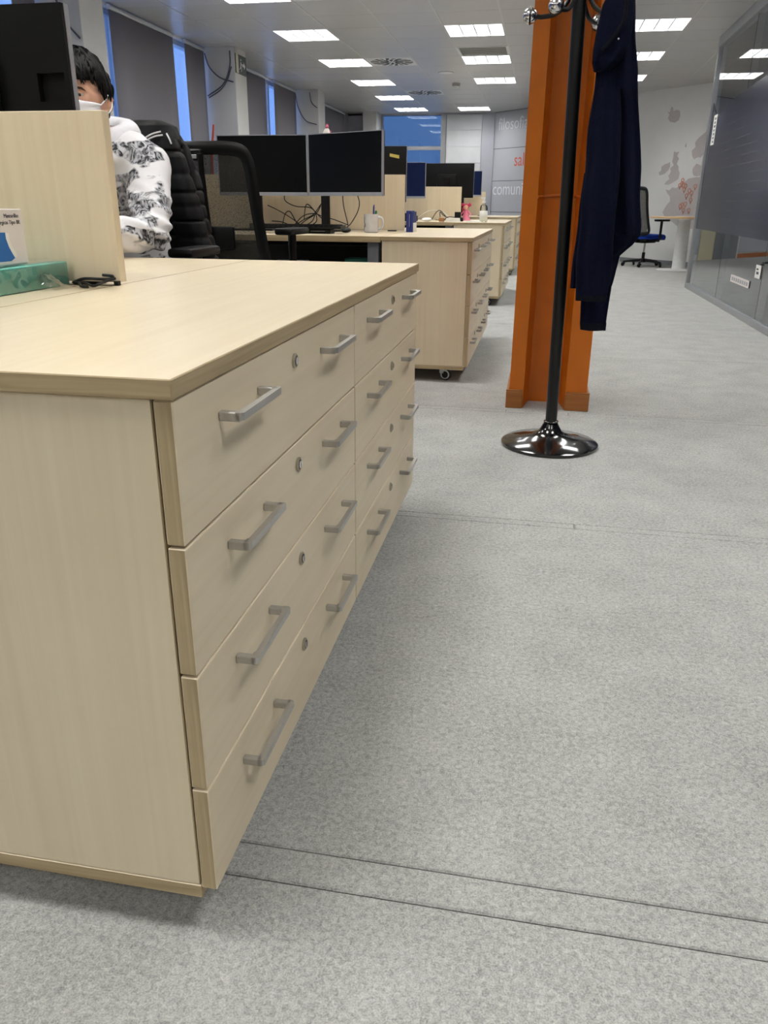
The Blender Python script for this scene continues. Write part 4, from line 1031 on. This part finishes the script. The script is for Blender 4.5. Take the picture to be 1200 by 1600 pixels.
m.tube([Vector(p)-JO for p in bez([(-.962, 2.100, 1.115), (-.950, 2.092, 1.098), (-.944, 2.092, 1.082)], 4)], 0.003, 6)
build(m, 'piping', parent=hd)
r.location.y += 0.02

# ================================================================== SMALL THINGS
# carton and mask box on the first desk
r = thing('turquoise_carton', 'turquoise carton shrink-wrapped in clear film on the first desk', 'carton', (-0.59, 0.805, D))
B('carton', 'teal_card', r, -0.16, 0.0, -0.34, 0.0, 0.0, 0.046, bev=0.002)
m = MB().mat('clear_plastic'); random.seed(5)
def wrap(u, v):
    y = -0.345+0.352*u; q = v*3
    if q < 1: x, z = 0.0018, 0.002+0.046*q
    elif q < 2: x, z = 0.0018-0.164*(q-1), 0.0482
    else: x, z = -0.1622, 0.048-0.046*(q-2)
    k = 0.0016*(1+noise.noise(Vector((x*60, y*60, z*60)))); nx = 1 if q < 1 else (0 if q < 2 else -1); nz = 1 if 1 <= q < 2 else 0
    return Vector((x+nx*k, y, z+nz*k))
m.grid(60, 36, wrap); build(m, 'film_wrap', parent=r, ang=20)
m = MB().mat('clear_plastic')
m.grid(10, 14, lambda u, v: Vector((0.003+0.036*u, -0.115+0.075*v+0.006*noise.noise(Vector((u*5, v*7, 3))), 0.0015+(0.026+0.014*noise.noise(Vector((u*6, v*9, 0))))*(1-u)*math.sin(PI*min(1, v*0.8+0.2))))); build(m, 'film_tail', parent=r, ang=12)
r = thing('mask_box', 'white carton of surgical masks with a blue mask picture', 'box', (-0.60, 0.694, D+0.0498))
B('carton', 'white_card', r, -0.095, 0.0, -0.19, 0.0, 0.0, 0.094, bev=0.0015)
place_text('lettering', 'Mascarillas', 0.0098, 'print_grey', (0.0006, -0.012, 0.0795), (0, 1, 0), r, align='RIGHT')
place_text('lettering', 'quirúrgicas Tipo IIR', 0.0098, 'print_grey', (0.0006, -0.010, 0.0685), (0, 1, 0), r, align='RIGHT')
m = MB().mat('mask_blue'); m.prism([(0.0003, y, z) for y, z in ((-0.16, 0.056), (-0.058, 0.055), (-0.058, 0.044), (-0.053, 0.030), (-0.044, 0.016), (-0.040, 0.011), (-0.052, 0.006), (-0.075, 0.006), (-0.16, 0.008))], (0.0006, 0, 0)); build(m, 'mask_picture', parent=r, smooth=False)
m = MB().mat('paper'); m.prism([(0.0003, y, z) for y, z in ((-0.058, 0.055), (-0.049, 0.053), (-0.048, 0.044), (-0.043, 0.030), (-0.034, 0.018), (-0.031, 0.014), (-0.040, 0.0105), (-0.044, 0.016), (-0.053, 0.030), (-0.058, 0.044))], (0.0007, 0, 0)); build(m, 'mask_picture_band', parent=r, smooth=False)
m = MB().mat('print_grey'); m.tube([(0.0004, y, z) for y, z in ((-0.0495, 0.052), (-0.048, 0.044), (-0.043, 0.030), (-0.034, 0.018), (-0.031, 0.014))], 0.0006, 5); build(m, 'mask_picture_line', parent=r)
r = thing('desk_cable', 'black cable bundle lying at the foot of the first divider', 'cable', (-0.51, 0.80, D))
for pts in ([(-0.072, 0.01, 0.006), (-0.05, 0.035, 0.012), (0.0, 0.012, 0.012), (0.012, 0.03, 0.018), (-0.01, 0.055, 0.02)], [(-0.072, 0.004, 0.005), (-0.03, -0.02, 0.006), (0.004, -0.05, 0.005), (0.010, -0.02, 0.010), (0.016, 0.02, 0.014)], [(-0.073, 0.008, 0.005), (-0.05, -0.01, 0.005), (-0.02, -0.055, 0.004), (0.0, -0.065, 0.004)]):
    pts = [(x, min(y, 0.012), z) for x, y, z in pts]
    m = MB().mat('cable_black'); m.tube(bez(pts, 6), 0.0028, 8); build(m, 'strand', parent=r)
o = B('cable_grommet', 'black_plastic', None, -0.4955, -0.4865, 0.8085, 0.8190, 0.7381, 0.747); tag(o, 'black cable grommet at the end of the first divider', 'grommet')
# twin-monitor desk
r = thing('mug', 'white mug with grey print holding pens on the twin-monitor desk', 'mug', (-0.632, 4.03, D))
m = MB().mat('mug_white'); m.lathe([(0.034, 0.0), (0.040, 0.003), (0.042, 0.10), (0.0385, 0.10), (0.036, 0.008)], seg=28); m.tube(bez([(0.040, 0, 0.085), (0.062, 0, 0.078), (0.068, 0, 0.05), (0.058, 0, 0.024), (0.039, 0, 0.020)], 5), 0.0065, 8); build(m, 'cup', parent=r)
m = MB().mat('mug_print')
for a0, a1, z0, z1 in ((-2.75, -2.45, 0.05, 0.085), (-2.45, -2.25, 0.03, 0.05), (-2.8, -2.55, 0.02, 0.042)):
    m.grid(4, 1, lambda u, v: Vector((0.0423*math.cos(a0+(a1-a0)*u), 0.0423*math.sin(a0+(a1-a0)*u), z0+(z1-z0)*v)))
thicken(build(m, 'print', parent=r), 0.0004)
for nm, p0, p1, mt in (('pen', (0.01, 0, 0.012), (0.015, -0.002, 0.142), 'pen_blue'), ('marker', (0.015, 0.006, 0.012), (0.026, 0.01, 0.114), 'pen_green')):
    o = MB().mat(mt); base = Vector((-0.632, 4.03, D)); o.tube([base+Vector(p0), base+Vector(p1)], 0.0045 if nm == 'pen' else 0.0075, 10)
    if nm == 'pen': o.tube([base+Vector(p1), base+Vector(p1)+Vector((0.002, 0, 0.008))], 0.003, 8)
    else: o.tube([base+Vector(p1), base+Vector(p1)+Vector((0.0005, 0, 0.004))], 0.006, 8)
    tag(build(o, nm), 'blue pen standing in the white mug' if nm == 'pen' else 'green marker standing in the white mug', nm)
def keyboard(label, loc, rz, w=0.44, mat='black_plastic', z=0.0):
    r = thing('keyboard', label, 'keyboard', loc, rz, 'keyboards on the desks')
    m = MB().mat(mat); m.prism([(-w/2, -0.065, z), (-w/2, 0.065, z), (-w/2, 0.065, z+0.026), (-w/2, -0.065, z+0.014)], (w, 0, 0)); build(m, 'case', parent=r, smooth=False)
    k = MB().mat('grey_paint' if mat != 'black_plastic' else 'black_plastic')
    for a in range(15):
        for b in range(5): x = -w/2+0.014+a*(w-0.028)/15; yy = -0.052+b*0.021; zz = z+0.0155+0.0019*b; k.box(x, x+(w-0.028)/15-0.003, yy, yy+0.017, zz, zz+0.006)
    build(k, 'keys', parent=r, smooth=False)['kind'] = 'stuff'
    return r
r = thing('laptop_dock', 'flat black docking station under the keyboard by the twin monitors', 'dock', (-0.93, 3.78, D))
B('case', 'black_plastic', r, -0.10, 0.13, -0.05, 0.05, 0, 0.024, bev=0.003); B('stripe', 'silver_plastic', r, 0.02, 0.10, -0.0512, -0.0498, 0.012, 0.014)
m = MB().mat('black_plastic'); dk = thing('keyboard', 'dark keyboard propped on the dock by the twin monitors', 'keyboard', (-0.98, 3.78, D+0.0255), 0.03, 'keyboards on the desks')
m.prism([(-0.26, -0.07, 0), (-0.26, 0.07, 0), (-0.26, 0.07, 0.018), (-0.26, -0.07, 0.010)], (0.50, 0, 0)); build(m, 'case', parent=dk, smooth=False)
k = MB().mat('grey_panel')
for a in range(17):
    for b in range(5): x = -0.25+a*0.0282; yy = -0.06+b*0.024; zz = 0.0105+0.0014*b; k.box(x, x+0.024, yy, yy+0.020, zz, zz+0.005)
o = build(k, 'keys', parent=dk, smooth=False); o.data.materials[0] = MATS['monitor_back']; o['kind'] = 'stuff'
def wires(label, paths, loc, mat='cable_black', rr=0.003, cat='cable'):
    r = thing('monitor_cable', label, cat, loc, group='cables behind the monitors')
    o0 = Vector(loc)
    for p in paths:
        m = MB().mat(mat); m.tube([q-o0 for q in bez(p, 7)], rr, 6); build(m, 'strand', parent=r)
Y4 = 4.262
wires('tangle of black cables hanging behind the twin monitors', [
    [(-1.22, Y4, .945), (-1.215, Y4, .905), (-1.15, Y4, .875), (-1.06, Y4, .868), (-1.02, Y4, .835), (-0.98, Y4, .80)],
    [(-1.33, Y4, .88), (-1.25, Y4, .845), (-1.17, Y4, .80), (-1.12, Y4, .765)],
    [(-0.99, Y4, .89), (-1.04, Y4, .83), (-1.10, Y4, .80), (-1.16, Y4, .765)], [(-1.16, Y4-.02, .765), (-1.10, Y4-.02, .82), (-1.03, Y4-.02, .835), (-0.98, Y4-.02, .82), (-0.90, Y4-.02, .80), (-0.82, Y4-.02, .772)],
    [(-1.03, Y4, .83), (-1.05, Y4, .79), (-1.10, Y4, .762)], [(-1.02, Y4-.01, .83), (-1.02, Y4-.01, .79), (-1.06, Y4-.01, .762)], [(-0.99, Y4-.01, .88), (-1.02, Y4-.01, .835), (-1.08, Y4-.01, .80), (-1.13, Y4-.01, .765)],
    [(-1.24, Y4, .765), (-1.22, Y4, .83), (-1.19, Y4, .845), (-1.16, Y4, .80), (-1.14, Y4, .765)], [(-1.30, Y4-.02, .79), (-1.24, Y4-.02, .785), (-1.18, Y4-.02, .765)],
    [(-1.10, Y4, .80), (-1.09, Y4, .87), (-1.07, Y4, .885), (-1.02, Y4, .835)]], (-1.1, 4.262, D))
wires('two black cables hanging from the angled monitor', [
    [(-0.80, 4.03, .95), (-0.795, 4.03, .88), (-0.775, 4.03, .80), (-0.77, 4.03, .775)], [(-0.715, 4.02, .95), (-0.70, 4.02, .90), (-0.71, 4.02, .85), (-0.745, 4.01, .79), (-0.77, 4.0, .765)]], (-0.76, 4.02, D))
o = MB().mat('black_plastic'); o.sphere((-0.765, 3.95, D+0.014), (0.03, 0.045, 0.0145), 16, 10); tag(build(o, 'mouse'), 'black mouse at the end of the cables by the mug', 'mouse')
r = thing('binder', 'blue upright book standing by the end of the twin-monitor divider', 'book', (-0.452, 4.17, D), group='upright books by the divider')
B('cover', 'book_blue', r, 0, 0.026, 0, 0.15, 0, 0.118, bev=0.002); B('spine_print', 'silver_plastic', r, 0.018, 0.021, -0.0008, 0.0004, 0.03, 0.10)
o = B('booklet', 'book_blue', None, -0.4245, -0.412, 4.17, 4.31, D, D+0.113, bev=0.001); tag(o, 'thin blue book leaning against the thicker blue one', 'book', 'upright books by the divider')
o = B('leaflet', 'paper', None, -0.4105, -0.4045, 4.17, 4.27, D, D+0.052, bev=0.0008); tag(o, 'small white leaflet standing beside the blue books', 'leaflet')
# little figure on top of the divider behind the monitors, orange stick farther off
r = thing('figurine', 'tiny white and pink figurine perched above the twin monitors', 'figurine', (-0.965, 4.335, 1.055))
B('stand', 'white_card', r, -0.012, 0.012, -0.010, 0.010, 0, 0.215, bev=0.003)
m = MB().mat('white_card'); m.lathe([(0.032, 0.215), (0.030, 0.222), (0.018, 0.242), (0.011, 0.252)], seg=16); build(m, 'dress', parent=r)
m = MB().mat('pink'); m.sphere((0.002, 0, 0.262), 0.011, 12, 8); m.tube([(0.0, -0.005, 0.244), (0.026, -0.008, 0.232)], 0.005, 6); build(m, 'head', parent=r)
m = MB().mat('pink_dark'); m.sphere((0.003, 0.002, 0.272), (0.007, 0.007, 0.006), 10, 6); build(m, 'hair_bun', parent=r)
r = thing('pen_holder', 'dark pot with an orange stick behind the office chair', 'pot', (-1.80, 4.62, D))
m = MB().mat('black_plastic'); m.lathe([(0.036, 0), (0.04, 0.004), (0.042, 0.11), (0.038, 0.11), (0.035, 0.006)], seg=20); build(m, 'pot', parent=r)
o = MB().mat('red_stick'); o.tube([(-1.83, 4.62, D+0.01), (-1.815, 4.62, 1.20), (-1.79, 4.62, 1.36)], [0.009, 0.009, 0.006], 8); tag(build(o, 'stick'), 'orange-red stick rising from the dark pot', 'stick')
# under the twin-monitor desk
o = B('storage_box', 'teal_box', None, -0.66, -0.56, 3.86, 4.10, 0.0, 0.60, bev=0.003)
bpy.data.objects.remove(o, do_unlink=True)
r = thing('storage_box', 'teal box on a dark pedestal under the twin-monitor desk', 'box', (-0.68, 3.95, 0.46)); B('carton', 'teal_box', r, -0.09, 0.09, 0.0, 0.12, 0.0, 0.135, bev=0.002); B('lid', 'teal_box', r, -0.092, 0.092, -0.002, 0.122, 0.11, 0.137, bev=0.002)
r = thing('pedestal', 'dark low pedestal, added partly as shade, under the twin-monitor desk', 'pedestal', (-0.68, 3.92, 0)); B('body', 'black_plastic', r, -0.115, 0.115, 0.004, 0.18, 0.0, 0.46, bev=0.002); [B('drawer', 'black_plastic', r, -0.112, 0.112, -0.012, 0.003, 0.02+0.145*k, 0.155+0.145*k, bev=0.002) for k in range(3)]  # black unit, put in partly to darken the space below the desk
r = thing('computer_tower', 'light grey computer case under the twin-monitor desk', 'computer', (-1.10, 3.75, 0)); B('case', 'silver_plastic', r, -0.09, 0.09, 0.02, 0.30, 0.15, 0.58, bev=0.006); B('front_panel', 'grey_paint', r, -0.09, 0.09, 0.0, 0.019, 0.15, 0.58, bev=0.004); B('holder', 'black_plastic', r, -0.10, 0.10, 0.05, 0.28, 0.0, 0.149)
# sanitizer row
r = thing('sanitizer_bottle', 'clear hand sanitizer pump bottle on a drawer worktop', 'bottle', (-0.215, 7.22, D))
m = MB().mat('bottle_clear'); m.lathe([(0.032, 0), (0.036, 0.004), (0.036, 0.125), (0.030, 0.145), (0.014, 0.155), (0.013, 0.165)], seg=24); build(m, 'body', parent=r)
m = MB().mat('bottle_label'); m.lathe([(0.0366, 0.004), (0.0368, 0.10)], seg=24, cap=False); thicken(build(m, 'label_band', parent=r), 0.0005)
m = MB().mat('white_metal'); m.lathe([(0.016, 0.165), (0.016, 0.185), (0.006, 0.188), (0.006, 0.205), (0.013, 0.207), (0.013, 0.214)], seg=18); m.tube([(0, 0, 0.211), (-0.03, -0.01, 0.208)], 0.005, 8); build(m, 'pump', parent=r)
r = thing('pink_figurine', 'pink toy figure with dark pink hair beside the divider', 'figurine', (-0.445, 7.93, D))
m = MB().mat('pink'); m.lathe([(0.050, 0.0), (0.046, 0.006), (0.030, 0.05), (0.020, 0.080), (0.022, 0.095), (0.010, 0.104)], seg=20); build(m, 'dress', parent=r)
m = MB().mat('pink'); m.tube([(0.018, 0, 0.09), (0.045, -0.012, 0.065), (0.050, -0.03, 0.048)], 0.0075, 8); m.tube([(-0.018, 0, 0.09), (-0.045, -0.012, 0.065), (-0.050, -0.03, 0.048)], 0.0075, 8); build(m, 'arms', parent=r)
m = MB().mat('skin'); m.sphere((0, -0.006, 0.124), (0.026, 0.024, 0.026), 16, 10); build(m, 'head', parent=r)
m = MB().mat('pink_dark'); m.sphere((0, 0.008, 0.134), (0.032, 0.028, 0.028), 16, 10); m.sphere((0.036, 0.004, 0.150), 0.017, 12, 8); m.sphere((-0.036, 0.004, 0.150), 0.017, 12, 8); m.sphere((-0.030, 0.008, 0.105), (0.012, 0.014, 0.028), 12, 8); build(m, 'hair', parent=r)
r = thing('desk_phone', 'black desk dock with white tag near the blue book', 'dock', (-1.02, 7.22, D)); B('case', 'black_plastic', r, -0.19, 0.17, -0.08, 0.10, 0, 0.05, bev=0.006); B('wedge', 'black_plastic', r, -0.17, 0.15, -0.04, 0.10, 0.05, 0.072, bev=0.006); B('tag', 'paper', r, -0.12, -0.06, -0.0812, -0.0798, 0.018, 0.030)
o = MB().mat('paper'); o.sphere((-0.735, 7.12, D+0.018), (0.05, 0.034, 0.0185), 18, 10); tag(build(o, 'mouse'), 'white mouse next to the black desk dock', 'mouse')
o = B('wood_block', 'brown_item', None, -0.625, -0.575, 7.12, 7.17, D, D+0.036, bev=0.004); tag(o, 'small brown block between white mouse and papers', 'block')
for k, (x, y, a, w, h, lb) in enumerate(((-0.50, 7.20, 0.15, 0.14, 0.034, 'low stack of white papers beside the brown block'), (-0.30, 7.22, -0.2, 0.14, 0.010, 'thin white paper pad by the sanitizer bottle'))):
    r = thing('paper_stack', lb, 'papers', (x, y, D), a)
    for q in range(3): B('sheet_bundle', 'paper', r, -w/2+0.004*q, w/2-0.003*q, -0.05, 0.06-0.004*q, h*q/3, h*(q+0.9)/3)
r = thing('dark_pouch', 'small black pouch standing by the pink figurine', 'pouch', (-0.475, 7.40, D)); m = MB().mat('black_plastic'); m.box(-0.03, 0.03, -0.02, 0.02, 0, 0.085, bev=0.008, seg=2); m.box(0.02, 0.055, -0.03, 0.03, 0, 0.035, bev=0.008, seg=2); build(m, 'pouch', parent=r); B('flap', 'black_plastic', r, -0.028, 0.028, -0.024, -0.0205, 0.045, 0.085, bev=0.001)
wires('black and white wires on the desk beside the white mouse', [[(-0.75, 7.55, .745), (-0.70, 7.55, .82), (-0.66, 7.55, .83), (-0.60, 7.55, .77)], [(-0.66, 7.54, .755), (-0.665, 7.54, .82), (-0.63, 7.54, .79), (-0.55, 7.54, .748)], [(-0.62, 7.50, .745), (-0.58, 7.5, .775), (-0.50, 7.5, .77), (-0.46, 7.5, .745)]], (-0.62, 7.54, D), rr=0.004)
wires('white wire arching over the black desk dock', [[(-0.90, 7.60, .76), (-0.78, 7.60, .83), (-0.66, 7.60, .825), (-0.56, 7.60, .76)]], (-0.9, 7.6, D), mat='paper')
